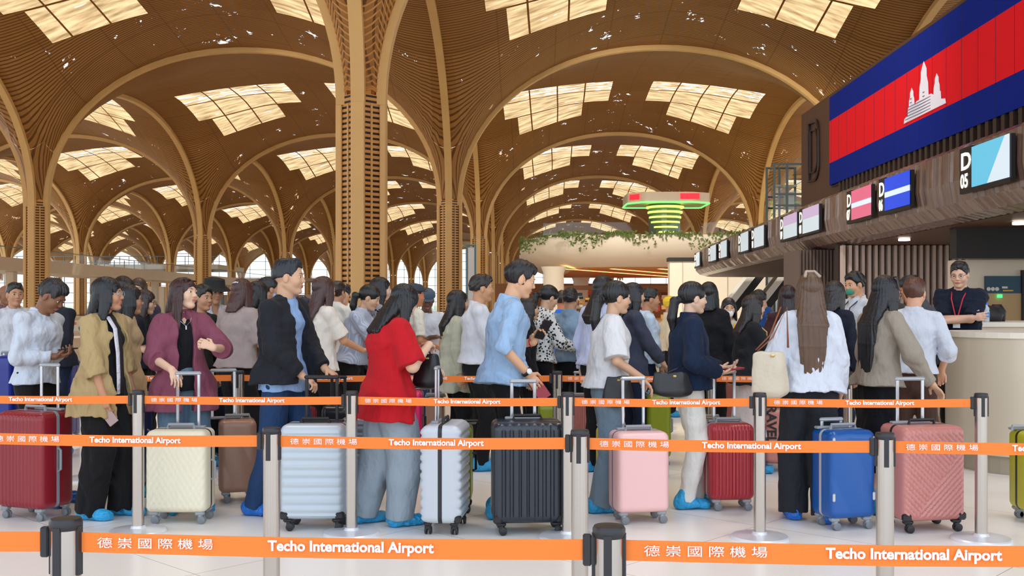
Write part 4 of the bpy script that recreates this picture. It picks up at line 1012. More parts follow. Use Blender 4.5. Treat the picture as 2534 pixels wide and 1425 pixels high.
def skin_mat(c): return mat('skin_%d_%d_%d' % c, rgb(*c), .48, spec=.4, bump=((60, 60, 60), .08, .004))
def cloth_mat(c, kind='plain'):
    nm = 'cloth_%s_%d_%d_%d' % ((kind,)+c)
    if nm in MATS: return MATS[nm]
    if kind == 'stripe': return stripe_mat(nm, rgb(*c), rgb(*[int(v*.86) for v in c]), 60, 'Y', .8)
    m = mat(nm, rgb(*c), .82, spec=.2, sheen=.04, bump=((11, 11, 6), .8, .045))
    if kind == 'check':
        n = m.node_tree; b = n.nodes['Principled BSDF']; vo = n.nodes.new('ShaderNodeTexVoronoi'); vo.inputs['Scale'].default_value = 36; tc = n.nodes.new('ShaderNodeTexCoord')
        r = n.nodes.new('ShaderNodeValToRGB'); r.color_ramp.interpolation = 'CONSTANT'; r.color_ramp.elements[0].color = rgb(30, 32, 40); r.color_ramp.elements[1].position = .38; r.color_ramp.elements[1].color = rgb(*c)
        link(n, tc.outputs['Object'], vo.inputs[0]); link(n, vo.outputs[0], r.inputs[0]); link(n, r.outputs[0], b.inputs['Base Color'])
    return m
def hair_mat(c):
    return mat('hair_%d_%d_%d' % c, rgb(*c), .36, spec=.5, bump=((70, 70, 4), .7, .01), var=(14, .25))
SKL = (208, 164, 132); SKM = (190, 140, 108); SKD = (138, 94, 68); SKF = (222, 182, 154)
m_cover = mat('cover_blue', rgb(40, 160, 215), .35, spec=.5, bump=((40, 40, 40), .9, .02)); m_cover2 = mat('cover_deep', rgb(25, 110, 205), .35, bump=((40, 40, 40), .9, .02))
m_shoe = mat('shoe_dark', rgb(30, 28, 30), .4); m_eye = mat('eye_dark', rgb(30, 20, 16), .2); m_eyew = mat('eye_white', rgb(225, 220, 215), .3); m_lip = mat('lip_rose', rgb(186, 112, 98), .4)

PEOPLE = {}
def person(key, label, px, ytop, D, yaw, skin=SKL, sex='f', lean=2, head=(0, 0, 0), top=None, outer=None, bottom=None, hair=('short', (24, 22, 24)),
           L=None, R=None, feet=None, cover=True, lod=1, bulk=1.0, group='people waiting in the queue', extra=None, hdx=0, sit=0, neckf=0.02):
    """L / R: dict(w=(px, py, dD) or l=(x,y,z), f=finger dir world or local, pn=palm normal, c=curl)"""
    yr = math.radians(yaw); ca, sa = math.cos(yr), math.sin(yr); La = math.radians(lean)
    Htop = PZ(ytop, D); ztop = .93+.755*math.cos(La)-.012*abs(head[1])/20
    if sit: ztop -= sit
    s_ = Htop/ztop
    root = thing('person', label, 'person', (PX(px, D), D, 0), yr, group)
    def toL(p, pt=True):
        v = Vector(p)
        if pt: v = v-Vector((PX(px, D), D, 0))
        v = V3(v.x*ca+v.y*sa, -v.x*sa+v.y*ca, v.z); return v/s_ if pt else v
    vb = {0: .0045, 1: .0048, 2: .0075, 3: .011}[lod]; vg = {0: .0065, 1: .007, 2: .010, 3: .014}[lod]
    sp = V3(math.sin(La), 0, math.cos(La)); fw = V3(math.cos(La), 0, -math.sin(La)); lat = V3(0, 1, 0)
    zo = V3(0, 0, -sit)
    pel = V3(0, 0, .93)+zo; T_ = lambda up, f=0, y=0: pel+sp*up+fw*f+lat*y
    m_ = sex == 'm'; shw = (.178 if m_ else .155)*(bulk*.5+.5); hipw = (.135 if m_ else .150)*bulk; wst = (.125 if m_ else .108)*bulk; chw = (.145 if m_ else .128)*bulk; cd_ = (.108 if m_ else .104)*bulk
    hip = [pel+V3(0, s*.078, -.03) for s in (1, -1)]
    feet = feet or ((.0, .1), (.03, -.1))
    # head frame
    hy, hp, hr = (math.radians(a) for a in head)
    Rz = np.array([[math.cos(hy), -math.sin(hy), 0], [math.sin(hy), math.cos(hy), 0], [0, 0, 1]])
    hp2 = hp+La*.5; Ry = np.array([[math.cos(hp2), 0, math.sin(hp2)], [0, 1, 0], [-math.sin(hp2), 0, math.cos(hp2)]])
    Rx = np.array([[1, 0, 0], [0, math.cos(hr), -math.sin(hr)], [0, math.sin(hr), math.cos(hr)]])
    HM = Rz @ Ry @ Rx; neck0 = T_(.50, 0); hc = T_(.60, neckf+hdx)+HM @ V3(.012, 0, .055)
    Hd = lambda x, y, z: hc+HM @ V3(x, y, z)
    jo = dict(pel=pel, neck=neck0, hc=hc, HM=HM, s=s_, root=root)
    # arms
    arms = []
    for side, A in ((1, L), (-1, R)):
        sh = T_(.465, -.005, side*shw)
        A = dict(A) if A else dict(l=(.03, side*.235, .79), f=(.12, 0, -1), pn=(0, -side, 0), c=.5)
        w_ = toL(P(A['w'][0], A['w'][1], D+A['w'][2])) if 'w' in A else V3(A['l'])+zo
        pole = V3(A.get('pole', (-.75, side*.5, -.6)))
        el, wr = ik(sh, w_, .285, .25, pole)
        f = A.get('f', None); f = unit(wr-el) if f is None else unit(toL(f, False) if A.get('wf') else V3(f)); pn = V3(A.get('pn', (0, 0, -1))); pn = unit(pn-f*np.dot(pn, f))
        arms.append(dict(side=side, sh=sh, el=el, wr=wr, f=f, pn=pn, c=A.get('c', .5)))
    jo['arms'] = arms
    legs = []
    for i, s2 in enumerate((1, -1)):
        an = V3(feet[i][0], feet[i][1], .085); kn, an = ik(hip[i], an, .416, .413, (1, s2*.15, 0)); legs.append((hip[i], kn, an))
    jo['legs'] = legs
    allp = [pel, neck0, hc]+[a[k] for a in arms for k in ('sh', 'el', 'wr')]+[a['wr']+a['f']*.18 for a in arms]+[l[k] for l in legs for k in (1, 2)]
    lo = np.min(allp, 0)-.16; hi = np.max(allp, 0)+.16; hi[2] = max(hi[2], hc[2]+.16); lo[2] = 0; hi[0] = max(hi[0], .24)
    # ---------------- body
    fl_ = Field(lo, hi, vb); sm = skin_mat(skin)
    fl_.chain([T_(-.04), T_(.10), T_(.22), T_(.38), T_(.47)], [(hipw*.92, .095), (wst*.9, .085), (wst*.92, .088), (chw*.95, cd_*.9), (shw*.5, .05)], k=.03)
    fl_.cap(T_(.458, 0, shw*.8), T_(.458, 0, -shw*.8), .034, k=.03)
    nr = .054 if m_ else .046
    fl_.cap(neck0-sp*.02, Hd(-.022, 0, -.045), nr*1.08, nr, k=.025)
    for i in (0, 1):
        h_, k_, a_ = legs[i]; fl_.chain([h_, k_, a_], [.075*bulk, .05, .034], k=.03)
        fx, fy = feet[i]; fl_.cap((fx-.03, fy, .045), (fx+.13, fy*1.15, .032), (.034, .03), (.036, .022), k=.02)
    for a in arms:
        sd = a['side']; fl_.chain([a['sh']-sp*.014-lat*sd*.008, a['el'], a['wr']], [.035*bulk, .034*bulk, .025], k=.018)
        W, f, pn = a['wr'], a['f'], a['pn']; th = unit(np.cross(f, pn))*(-sd)   # towards the thumb
        if lod < 3:
            fl_.cap(W-f*.01, W+f*.075, (.024, .018), (.036, .013), side=th, k=.012)
            c_ = a['c']; fr = .0085 if lod < 2 else .0105
            for q, ln in enumerate((.070, .078, .072, .056)):
                off = .0285-.019*q; b0 = W+f*(.082-.004*abs(q-1))+th*off; dr = f.copy()+th*(.10-.07*q)
                spread = unit(dr); ang = 0; p0 = b0-f*.02; r0 = fr
                for ph, (fl2, bend) in enumerate(((.42, 42), (.33, 60), (.25, 40))):
                    ang += math.radians(bend)*c_*(1+.12*q); dd = unit(spread*math.cos(ang)+pn*math.sin(ang)); p1 = (b0 if ph == 0 else p0)+dd*ln*fl2
                    fl_.cap(p0, p1, r0, r0*.92, k=.004); p0 = p1; r0 *= .92
            t0 = W+f*.018+th*.022; t1 = t0+unit(f*.55+th*.75+pn*.35)*.04; t2 = t1+unit(f*.85+th*.25+pn*(.25+.5*c_))*.032; fl_.cap(t0, t1, .0125, .010, k=.008); fl_.cap(t1, t2, .0098, .0082, k=.004)
        else:
            fl_.cap(W, W+f*.09, (.03, .018), (.034, .016), side=th, k=.01); fl_.cap(W+f*.09, W+unit(f+pn*a['c'])*.15, (.03, .014), (.024, .012), side=th, k=.01)
            fl_.cap(W+f*.03+th*.02, W+f*.08+th*.045+pn*.02, .012, .01, k=.006)
    # head
    fw_ = 1.0 if m_ else .95
    fl_.ell(Hd(-.014, 0, .032), (.096, .076*fw_, .086), HM, k=.01)
    fl_.ell(Hd(.022, 0, -.022), (.066, .063*fw_, .082), HM, k=.02)
    for s2 in (1, -1):
        fl_.cap(Hd(-.012, s2*.05*fw_, -.045), Hd(.048, s2*.016, -.092), .02 if m_ else .017, .017, k=.02)
        fl_.ell(Hd(.052, s2*.038, -.026), (.03, .026, .028), HM, k=.02)
        fl_.ell(Hd(-.006, s2*.077*fw_, -.008), (.019, .009, .031), HM, k=.004)
    fl_.ell(Hd(.064, 0, -.092), (.022, .022, .018), HM, k=.018)
    if lod < 3:
        fl_.cap(Hd(.076, -.034, .022), Hd(.076, .034, .022), .011, k=.012)
        for s2 in (1, -1): fl_.ell(Hd(.094, s2*.031, .006), (.015, .019, .011), HM, k=.010, op='-')
    fl_.cap(Hd(.082, 0, .008), Hd(.097, 0, -.023), .0075, .0115, k=.012)
    for s2 in (1, -1): fl_.ell(Hd(.090, s2*.011, -.027), (.011, .008, .007), HM, k=.006)
    if lod < 3:
        fl_.ell(Hd(.084, 0, -.053), (.011, .024, .0058), HM, k=.006); fl_.ell(Hd(.081, 0, -.065), (.011, .020, .0065), HM, k=.006)
    me, pos = fl_.mesh('body', s_)
    me.materials.append(sm); me.materials.append(m_lip)
    if lod < 3:   # lips carry their own colour
        q_ = (pos-hc) @ HM; lip = (np.abs(q_[:, 2]+.059) < .0105) & (q_[:, 0] > .08) & (np.abs(q_[:, 1]) < .023)
        lv = np.empty(len(me.loops), np.int32); me.loops.foreach_get('vertex_index', lv); lf = lip[lv].reshape(-1, 4).all(1); me.polygons.foreach_set('material_index', lf.astype(np.int32))
    new_obj('body', me, root)
    if lod < 3:
        for s2 in (1, -1):
            q = MB(); M4 = Matrix(HM.tolist()).to_4x4()
            q.lathe([(.0001, -.011), (.006, -.0095), (.0105, -.004), (.0115, 0), (.0105, .004), (.0075, .0085)], n=12); q.m = [0]*len(q.f)
            q.lathe([(.0085, .0078), (.006, .0105), (.0002, .0118)], n=12, mi=1)
            c = Hd(.0738, s2*.031, .004); M = Matrix.Scale(s_, 4) @ Matrix.Translation(c.tolist()) @ M4 @ Matrix.Diagonal((1, 1, .66, 1)) @ Matrix.Rotation(PI/2, 4, 'Y')
            q.v = [tuple(M @ Vector(v)) for v in q.v]; q.build('eye', [m_eyew, m_eye], root, smooth=True)
            q = MB(); q.tube([(Vector((Hd(.0875, s2*.014, .026)*s_).tolist())), Vector((Hd(.0885, s2*.03, .029)*s_).tolist()), Vector((Hd(.075, s2*.048, .026)*s_).tolist())], [.002, .0027, .0015], 6); q.build('eyebrow', hair_mat(hair[1]), root)
    # ---------------- bottoms
    if bottom:
        kind = bottom.get('k', 'trousers'); wz = bottom.get('w', 1.0); lz = bottom.get('loose', .015); f_ = Field(lo, (hi[0], hi[1], 1.1), vg); top_up = bottom.get('up', .12)
        f_.chain([T_(top_up), T_(.05), T_(-.06)], [(wst*.96+lz*.2, .086+lz*.3), (hipw-.004+lz*.25, .098+lz*.3), (hipw+.002+lz*.4, .102+lz*.4)], k=.03)
        f_.plane(T_(top_up), sp)
        f_.ell(T_(-.04, -.03), (.076, hipw*.8, .07), k=.04)
        if kind == 'trousers':
            for i in (0, 1):
                h_, k_, a_ = legs[i]; a2 = a_+(0, 0, -.035 if not bottom.get('crop') else .09)
                f_.chain([h_, k_, a2], [.082*bulk+lz*.6, .056*bulk+lz*1.1, .044+lz*1.25], k=.03, fb=True)
        else:
            ln = bottom.get('len', .5); f_.cap(T_(.0), (0, 0, ln), (hipw+.01, .11), (hipw+bottom.get('flare', .03), .13+bottom.get('flare', .03)), k=.03, fb=True)
        f_.wrinkle(bottom.get('wr', .007), hash(key) % 999 if 0 else len(label)*7, (26, 26, 20))
        me, _ = f_.mesh('trousers', s_); me.materials.append(cloth_mat(bottom['c'], bottom.get('pat', 'plain'))); new_obj('trousers' if kind == 'trousers' else 'skirt', me, root)
    # ---------------- tops
    def garment(g, name, base=0.0, inner=False):
        ins = .012 if inner else 0
        lz = g.get('loose', .012)+base; f_ = Field(lo, hi, vg); hem = g.get('hem', .0); sl_ = g.get('sleeve', .95); flare = g.get('flare', .0)
        lz = lz-(.010 if inner else 0); ex = (.034 if hem < -.04 else .03) if hem < .06 else 0; lo_ = hem < -.04
        pts = [T_(hem)]+([T_(-.02)] if lo_ else [])+[T_(.11), T_(.22), T_(.36), T_(.455)]
        rr_ = [(hipw+.004+ex+lz+flare+(.012 if lo_ else 0), .112+ex+lz+flare+(.02 if lo_ else 0))]+([(hipw+.012+ex+lz*.9, .118+ex+lz*.9)] if lo_ else [])
        f_.chain(pts, rr_+[(max(wst, hipw*.86)+lz, .102+lz), (wst+.010+lz, .100+lz), (chw+.008+lz*.8, cd_+.006+lz*.7), (shw*.72, .07+lz*.4)], k=.025)
        f_.plane(T_(hem), -sp)
        if not m_: f_.ell(T_(.34, .055), (.06+lz*.5, chw*.75, .065), k=.05)
        f_.cap(T_(.456, 0, shw*.86), T_(.456, 0, -shw*.86), .047+lz*.15-ins, k=.05)
        f_.cap(T_(.50, -.01), T_(.455, -.01, shw*.9), .03, .04, k=.03); f_.cap(T_(.50, -.01), T_(.455, -.01, -shw*.9), .03, .04, k=.03)
        f_.cap(T_(.47), T_(.515, .005), (.085, .07), (.06, .06), k=.03, fb=True)
        for a in arms:
            L1 = .285; L2 = .25; tot = sl_*(L1+L2); sh = a['sh']-sp*(.006+lz*.35)-lat*a['side']*(.006+lz*.2); r0 = .048*bulk+lz*.55-ins
            if tot <= L1:
                e_ = sh+(a['el']-sh)*(tot/L1); f_.cap(sh, e_, r0, r0+g.get('sflare', .008), k=.03, fb=True)
            else:
                e_ = a['el']+(a['wr']-a['el'])*((tot-L1)/L2); re = g.get('cuff', .034)+lz*.35
                f_.chain([sh, a['el'], e_], [r0, .044*bulk+lz*.7, re if sl_ > .8 else .045+lz*.6], k=.02, fb=True)
                if sl_ <= .8 or g.get('roll'): u_ = unit(a['wr']-a['el']); f_.cap(e_-u_*.035, e_+u_*.004, .047*bulk+lz*.7, .050*bulk+lz*.7, k=.004, fb=True, fa=True)
        if g.get('collar', True): f_.cap(T_(.49, -.012), T_(.545, -.008), (nr+.022, nr+.022), (nr+.014, nr+.014), k=.008, fa=False, fb=True)
        nd = g.get('neck', .0)
        if nd: f_.cap(T_(.56, .03), T_(.50-nd, .10), (.055, .05), (.03, .04), k=.006, op='-')
        if g.get('open'):
            ow = g['open']; f_.cap(T_(hem-.1, .16), T_(.52, .12), (ow[0], .10), (ow[1], .08), k=.01, op='-')
        f_.wrinkle(g.get('wr', .0095), len(label)*13+int(base*100), g.get('fr', (26, 26, 20))); f_.wrinkle(.0035, len(label)*3, (60, 60, 44))
        # keep necks open
        f_.cap(T_(.49), Hd(-.02, 0, -.04), nr+.003, nr+.003, k=.003, op='-')
        me, _ = f_.mesh(name, s_); me.materials.append(cloth_mat(g['c'], g.get('pat', 'plain'))); new_obj(name, me, root)
    if top: garment(top, top.get('name', 'shirt'), 0.0, bool(outer))
    if outer: garment(outer, outer.get('name', 'jacket'), .014)
    # ---------------- hair
    st, hcol = hair[0], hair[1]; ln = hair[2] if len(hair) > 2 else .3
    if st != 'bald':
        hlo = np.min([Hd(0, 0, 0)-.19], 0); hhi = Hd(0, 0, 0)+.19
        if st in ('long', 'bob', 'half', 'pony', 'low'): hlo = np.minimum(hlo, T_(.5-ln)-V3(.26, .2, .05)); hlo[2] = min(hlo[2], hc[2]-ln-.1)
        f_ = Field(hlo, hhi, vb*1.05)
        if st in ('short', 'fade', 'crop'):
            ex = .010 if st == 'short' else (.008 if st == 'fade' else .006)
            f_.ell(Hd(-.018, 0, .036), (.098+ex, .077*fw_+ex*.8, .088+ex), HM, k=.005)
            f_.ell(Hd(.002, 0, .088), (.086, .064, .036+ex*.6), HM, k=.015)      # volume on top
            if st == 'fade': f_.ell(Hd(.03, 0, .108), (.055, .048, .024), HM, k=.01)
            f_.ell(Hd(.098, 0, -.044), (.088, .12, .108), HM, k=.008, op='-')   # face and temples
            f_.ell(Hd(.0, 0, -.135), (.17, .14,   .104 if st == 'short' else (.130 if st == 'crop' else .160)), HM, k=.008, op='-')
            for s2 in (1, -1): f_.ell(Hd(.005, s2*.085, -.01), (.024, .03, .034), HM, k=.004, op='-')
        else:
            f_.ell(Hd(-.018, 0, .036), (.107, .088*fw_, .096), HM, k=.01)
            f_.ell(Hd(.118, 0, -.03), (.072, .068 if st != 'pony' else .10, .088), HM, k=.012, op='-')
            if st in ('pony', 'low'):
                f_.ell(Hd(.03, 0, -.14), (.16, .14, .115), HM, k=.01, op='-')
                for s2 in (1, -1): f_.ell(Hd(.008, s2*.085, -.01), (.024, .03, .034), HM, k=.004, op='-')
                z0 = .045 if st == 'pony' else -.02; b0 = Hd(-.105, 0, z0); b1 = b0+HM @ V3(-.045, 0, -.01); b2 = b1+V3(-.02, 0, -ln*.5); b3 = b2+V3(.01, 0, -ln*.5)
                f_.chain([b0, b1, b2, b3], [.022, .034, .036, .012], k=.01)
            elif st == 'bun':
                f_.ell(Hd(.03, 0, -.14), (.16, .14, .115), HM, k=.01, op='-'); f_.ell(Hd(-.11, 0, .03), (.04, .045, .04), HM, k=.008)
            else:
                # curtain of hair down the back and beside the face
                bw = hair[3] if len(hair) > 3 else 1.0
                nb = T_(.50, -.085); p0 = Hd(-.035, 0, .01); p1 = Hd(-.055, 0, -.07)*.6+nb*.4+V3(0, 0, -.01); end = hc[2]-.02-ln
                zz = [p1[2], max(end, p1[2]-.12), max(end, p1[2]-.26), end]; pts = [p0, p1]; rr = [(.086, .07), (.086*bw, .058)]
                for q, z_ in enumerate(zz[1:]):
                    if z_ >= pts[-1][2]-.01: continue
                    up = (z_-pel[2])/max(.3, sp[2]); bx = T_(up, -.115-bulk*.012 if up < .45 else -.10); pts.append(V3(bx[0], 0, z_)); rr.append(((.094-.010*q)*bw, .034-.004*q))
                rr[-1] = (rr[-1][0]*.72, .016)
                f_.chain(pts, rr, k=.003)
                for s2 in (1, -1):
                    l2 = min(ln, hair[4] if len(hair) > 4 else .16)
                    f_.chain([Hd(.0, s2*.068, .03), Hd(.004, s2*.078, -.05), Hd(-.02, s2*.082, -.05)+V3(.0, s2*.008, -l2)], [(.02, .05), (.018, .046), (.014, .03)], side=HM @ V3(0, 1, 0), k=.005)
                f_.cap(Hd(-.01, 0, -.07), Hd(.06, 0, -.10), .062, .07, k=.01, op='-')
            if hair[-1] == 'fringe': f_.cap(Hd(.074, -.045, .058), Hd(.074, .045, .058), .018, k=.01)
        if st in ('short', 'fade', 'crop'): f_.wrinkle(.004, len(label), (75, 75, 60))
        f_.strands(hc, .0022 if lod < 3 else .003)
        me, _ = f_.mesh('hair', s_); me.materials.append(hair_mat(hcol)); new_obj('hair', me, root)
    # ---------------- shoes
    if cover is not None:
        for i in (0, 1):
            fx, fy = feet[i]; f_ = Field((fx-.15, fy-.12, 0), (fx+.26, fy+.14, .2), vg*.9)
            if cover:
                f_.cap((fx-.045, fy, .05), (fx+.15, fy*1.12, .035), (.055, .05), (.05, .038), k=.02); f_.cap((fx-.03, fy, .05), (fx-.005, fy, .115), .052, .05, k=.03); f_.wrinkle(.007, i+len(label), (70, 70, 60))
            else:
                f_.cap((fx-.035, fy, .04), (fx+.14, fy*1.12, .03), (.042, .04), (.042, .026), k=.02); f_.cap((fx-.03, fy, .05), (fx-.02, fy, .09), .04, .038, k=.02)
            f_.plane((0, 0, .004), (0, 0, -1))
            me, _ = f_.mesh('shoe_cover', s_); me.materials.append((m_cover2 if cover == 2 else m_cover) if cover else m_shoe); new_obj('shoe_cover' if cover else 'shoe', me, root)
    jo['Hd'] = Hd; jo['T'] = T_; jo['toL'] = toL
    jo['W'] = lambda p: root.matrix_basis @ Vector((V3(p)*s_).tolist())
    PEOPLE[key] = jo
    return jo
def hl(jo, p): return Vector((V3(p)*jo['s']).tolist())
BK = (30, 30, 34); NV = (26, 36, 58); BLK = (24, 23, 25)
hold = lambda px, py, dd, c=.6, f=None, pn=(0, 0, -1), **k: dict(w=(px, py, dd), c=c, f=f, pn=pn, **k)
# ---------------- front queue, left to right
person('white', 'man in a white long-sleeved shirt looking down at his phone', 88, 700, 7.75, -14, SKD, 'm', lean=5, head=(6, 34, 0), hdx=.03, bulk=1.12, top=dict(c=(202, 210, 222), hem=-.02, loose=.02, sleeve=.93), bottom=dict(c=BLK, loose=.02),
       hair=('short', (28, 28, 32)), R=hold(138, 882, -.12, .7, (.9, .35, .1), (0, 0, 1)), L=hold(150, 876, .02, .7, (.9, -.35, .1), (0, 0, 1)), cover=2, feet=((.12, .11), (.16, -.1)))
person('tan', 'woman with long black hair, open tan shirt and black trousers, phone in lowered hand', 252, 695, 7.25, -16, SKM, head=(22, -2, 0), top=dict(c=(28, 30, 38), loose=.012, hem=-.1, sleeve=.4), outer=dict(c=(176, 152, 108), hem=-.20, open=(.10, .075), sleeve=.72, loose=.026, flare=.01, name='overshirt', collar=False, roll=1),
       bottom=dict(c=BLK, loose=.045), hair=('long', (20, 22, 28), .34, .95, .12), R=dict(w=(262, 1012, -.2), f=(.15, 0, -1), pn=(0, 1, 0), c=.7), L=dict(l=(.12, .2, .84), c=.5), feet=((.1, .1), (-.03, -.1)))
person('plum', 'smiling woman with long reddish dark hair, open plum shirt over black tee', 452, 697, 7.5, -62, SKF, lean=0, head=(42, -8, -8), top=dict(c=(22, 22, 26), loose=.004, hem=-.05, collar=False, neck=.03, sleeve=.4), outer=dict(c=(132, 72, 90), hem=-.19, open=(.055, .05), sleeve=.66, loose=.03, flare=.02, name='overshirt', collar=True, roll=1),
       bottom=dict(c=(96, 122, 142), loose=.03), hair=('long', (56, 30, 28), .46, 1.15, .42), R=hold(425, 915, -.3, .45, (.75, .25, -.75), (-.2, 0, -1), wf=0, pole=(-.9, -.6, -.5)), L=dict(w=(527, 860, -.26), f=(-.3, -.85, .4), pn=(-.9, 0, -.4), c=.7, pole=(-.3, 1, -1)), feet=((.02, .13), (.02, -.09)))
person('jacket', 'tall young man in a black jacket over light blue shirt, hands on case handle', 702, 650, 7.35, -20, SKL, 'm', lean=1, head=(18, 0, 0), top=dict(c=(140, 172, 215), hem=-.10), outer=dict(c=(34, 36, 42), hem=-.05, open=(.085, .075), loose=.036, cuff=.036),
       bottom=dict(c=(36, 62, 100), loose=.025), hair=('fade', (24, 27, 36)), R=hold(748, 930, -.16, .55, (.8, .3, -.5), (-.3, 0, -1)), L=hold(806, 914, .0, .55, (.8, .1, -.4), (-.3, 0, -1)), feet=((.05, .11), (-.16, -.1)), cover=2)
person('red', 'woman with shoulder-length straight black hair in a red tee and grey sweatpants, head bowed', 960, 714, 7.0, 28, SKF, bulk=1.34, lean=3, head=(8, 34, 0), hdx=.03, top=dict(c=(186, 24, 34), hem=-.19, loose=.03, sleeve=.5, collar=True, sflare=.012), bottom=dict(c=(150, 162, 172), loose=.045),
       hair=('bob', (22, 23, 27), .20, 1.12, .14), R=dict(w=(1062, 852, -.02), f=(.5, .8, -.1), pn=(-.4, 0, -1), c=.6, pole=(-.3, -.5, -1)), L=dict(l=(.36, .1, 1.08), f=(.6, -.7, 0), pn=(-.4, 0, -1), c=.5), feet=((-.14, .12), (.05, -.1)))
person('blue', 'tall man in a light blue shirt with rolled sleeves, wristwatch and red passport', 1246, 655, 7.3, 14, (218, 168, 132), 'm', lean=5, head=(-8, 14, 0), hdx=.02, top=dict(c=(152, 182, 214), hem=-.05, loose=.024, sleeve=.62, roll=1), bottom=dict(c=BLK, loose=.015),
       hair=('short', (26, 23, 26)), R=hold(1308, 926, -.2, .35, (.62, .1, -.75), (.2, .8, -.3), pole=(-1, -.3, -.2)), L=hold(1320, 846, .1, .6, (.35, -.4, .8), (.3, -.8, 0)), feet=((.0, .1), (-.05, -.1)))
person('pony', 'woman with black ponytail, loose white tee and jeans, hand on the pink case', 1502, 704, 7.5, 6, SKL, head=(4, 4, 0), lean=4, top=dict(c=(212, 211, 212), hem=-.02, loose=.045, sleeve=.5, collar=False, sflare=.02), bottom=dict(c=(120, 140, 155), loose=.035),
       hair=('low', (24, 23, 25), .30), R=hold(1592, 938, -.16, .35, (.7, 0, -.8), (-.4, 0, -1)), L=hold(1570, 930, .1, .5, (.8, 0, -.5), (-.3, 0, -1)), feet=((-.02, .1), (-.08, -.1)))
person('navy', 'woman with a black ponytail in a navy sweater and white trousers, reading papers in hand', 1702, 706, 7.62, 6, SKF, head=(4, 3, 0), lean=1, top=dict(c=(24, 38, 62), hem=-.03, loose=.045, sleeve=.97, collar=True, cuff=.034), bottom=dict(c=(226, 224, 216), loose=.022, crop=0),
       hair=('low', (25, 24, 28), .26), R=hold(1778, 924, -.12, .4, (.95, .2, .1), (0, 0, 1)), L=hold(1782, 910, .06, .4, (.9, -.2, .1), (0, 0, 1)), feet=((.08, .09), (-.04, -.09)))
person('blouse', 'woman seen from behind with very long brown hair, white blouse and black trousers', 2004, 685, 7.15, 82, SKL, head=(6, 0, 0), lean=-1, top=dict(c=(208, 213, 224), hem=-.03, loose=.04, sleeve=.97, collar=True, flare=.015), bottom=dict(c=(38, 40, 46), loose=.045),
       hair=('long', (92, 68, 52), .58, 1.12, .2), R=dict(w=(2082, 1012, .05), f=(.1, 0, -1), pn=(0, 1, 0), c=.8), L=dict(l=(.08, .26, .92), c=.5), feet=((.02, .11), (-.08, -.1)), cover=2)
person('long', 'woman with very long black hair in a stone grey jacket, reaching for a case', 2172, 692, 7.45, 24, SKL, head=(-4, 8, 0), lean=4, top=dict(c=(150, 140, 126), hem=-.02, loose=.035, sleeve=.97, collar=False, name='jacket'), bottom=dict(c=(20, 20, 24), k='skirt', len=.3, flare=.02),
       hair=('long', (22, 22, 28), .58, 1.0, .2), R=hold(2308, 952, -.2, .35, (.75, -.1, -.7), (-.4, 0, -1)), L=dict(l=(.2, .2, .9), c=.5), feet=((.02, .1), (-.05, -.1)))
# ---------------- the queue behind
def P2(key, label, px, yt, D, yaw, **k):
    if 8.5 < D < 10.6: D = 9.2+(D-8.6)*.72
    k.setdefault('lod', 2); k.setdefault('group', 'people in the lines behind'); return person(key, label, px, yt, D, yaw, **k)
W_ = (206, 209, 216)
up = lambda s, z=1.12, x=.30, c=.6: dict(l=(x, s*.06, z), f=(.6, -s*.5, .5), pn=(0, -s, .4), c=c)
P2('b1', 'man with short black hair in a white shirt and backpack straps at the left edge', 34, 705, 10.6, -50, skin=SKM, sex='m', top=dict(c=W_), bottom=dict(c=BLK), hair=('crop', (26, 24, 24)))
P2('b2', 'bald brown-skinned man half hidden at the far left edge', 10, 710, 12.5, -40, skin=SKD, sex='m', top=dict(c=(120, 90, 110)), bottom=dict(c=BLK), hair=('bald', BLK), lod=3)
P2('b3', 'man in a dark jacket with an orange lanyard, behind the man with the phone', 138, 702, 9.9, -110, skin=SKM, sex='m', head=(0, 25, 0), top=dict(c=(220, 110, 50)), outer=dict(c=(34, 36, 46), open=(.05, .04), hem=-.05), bottom=dict(c=NV), hair=('short', (22, 22, 24)), R=up(-1, 1.15), L=up(1, 1.15))
P2('b4', 'woman with glasses and black hair in a beige coat, right behind the tan shirt', 304, 712, 8.05, 20, skin=SKM, head=(0, 0, 0), top=dict(c=(190, 166, 128), hem=-.2, loose=.03), bottom=dict(c=BLK), hair=('long', (20, 20, 22), .3))
P2('b5', 'man with black hair and glasses looking down behind the tan shirt woman', 292, 694, 10.4, -25, skin=SKM, sex='m', head=(0, 20, 0), top=dict(c=(70, 60, 60)), bottom=dict(c=BLK), hair=('short', (22, 20, 22)))
P2('b6', 'woman facing the camera with dark brown hair, behind the black tee woman', 346, 694, 11.2, -85, skin=SKL, top=dict(c=(60, 55, 70)), bottom=dict(c=BLK), hair=('half', (60, 40, 30), .2))
P2('b7', 'woman with dark brown hair in a black tee holding glasses up', 345, 724, 9.5, 8, skin=SKL, head=(0, 6, 0), top=dict(c=(24, 25, 32), sleeve=.45, collar=False), bottom=dict(c=BLK), hair=('long', (44, 30, 26), .3), R=up(-1, 1.05))
P2('b8', 'person with short dark hair in a green and black top behind the plum shirt', 492, 712, 9.0, -30, skin=SKM, sex='m', top=dict(c=(40, 46, 40)), bottom=dict(c=BLK), hair=('short', (26, 24, 24)))
P2('b9', 'young person in a black bucket hat and white shirt', 524, 696, 9.8, -50, skin=SKM, sex='m', head=(0, 8, 0), top=dict(c=W_, loose=.03, neck=.05), bottom=dict(c=NV), hair=('short', (20, 20, 20)))
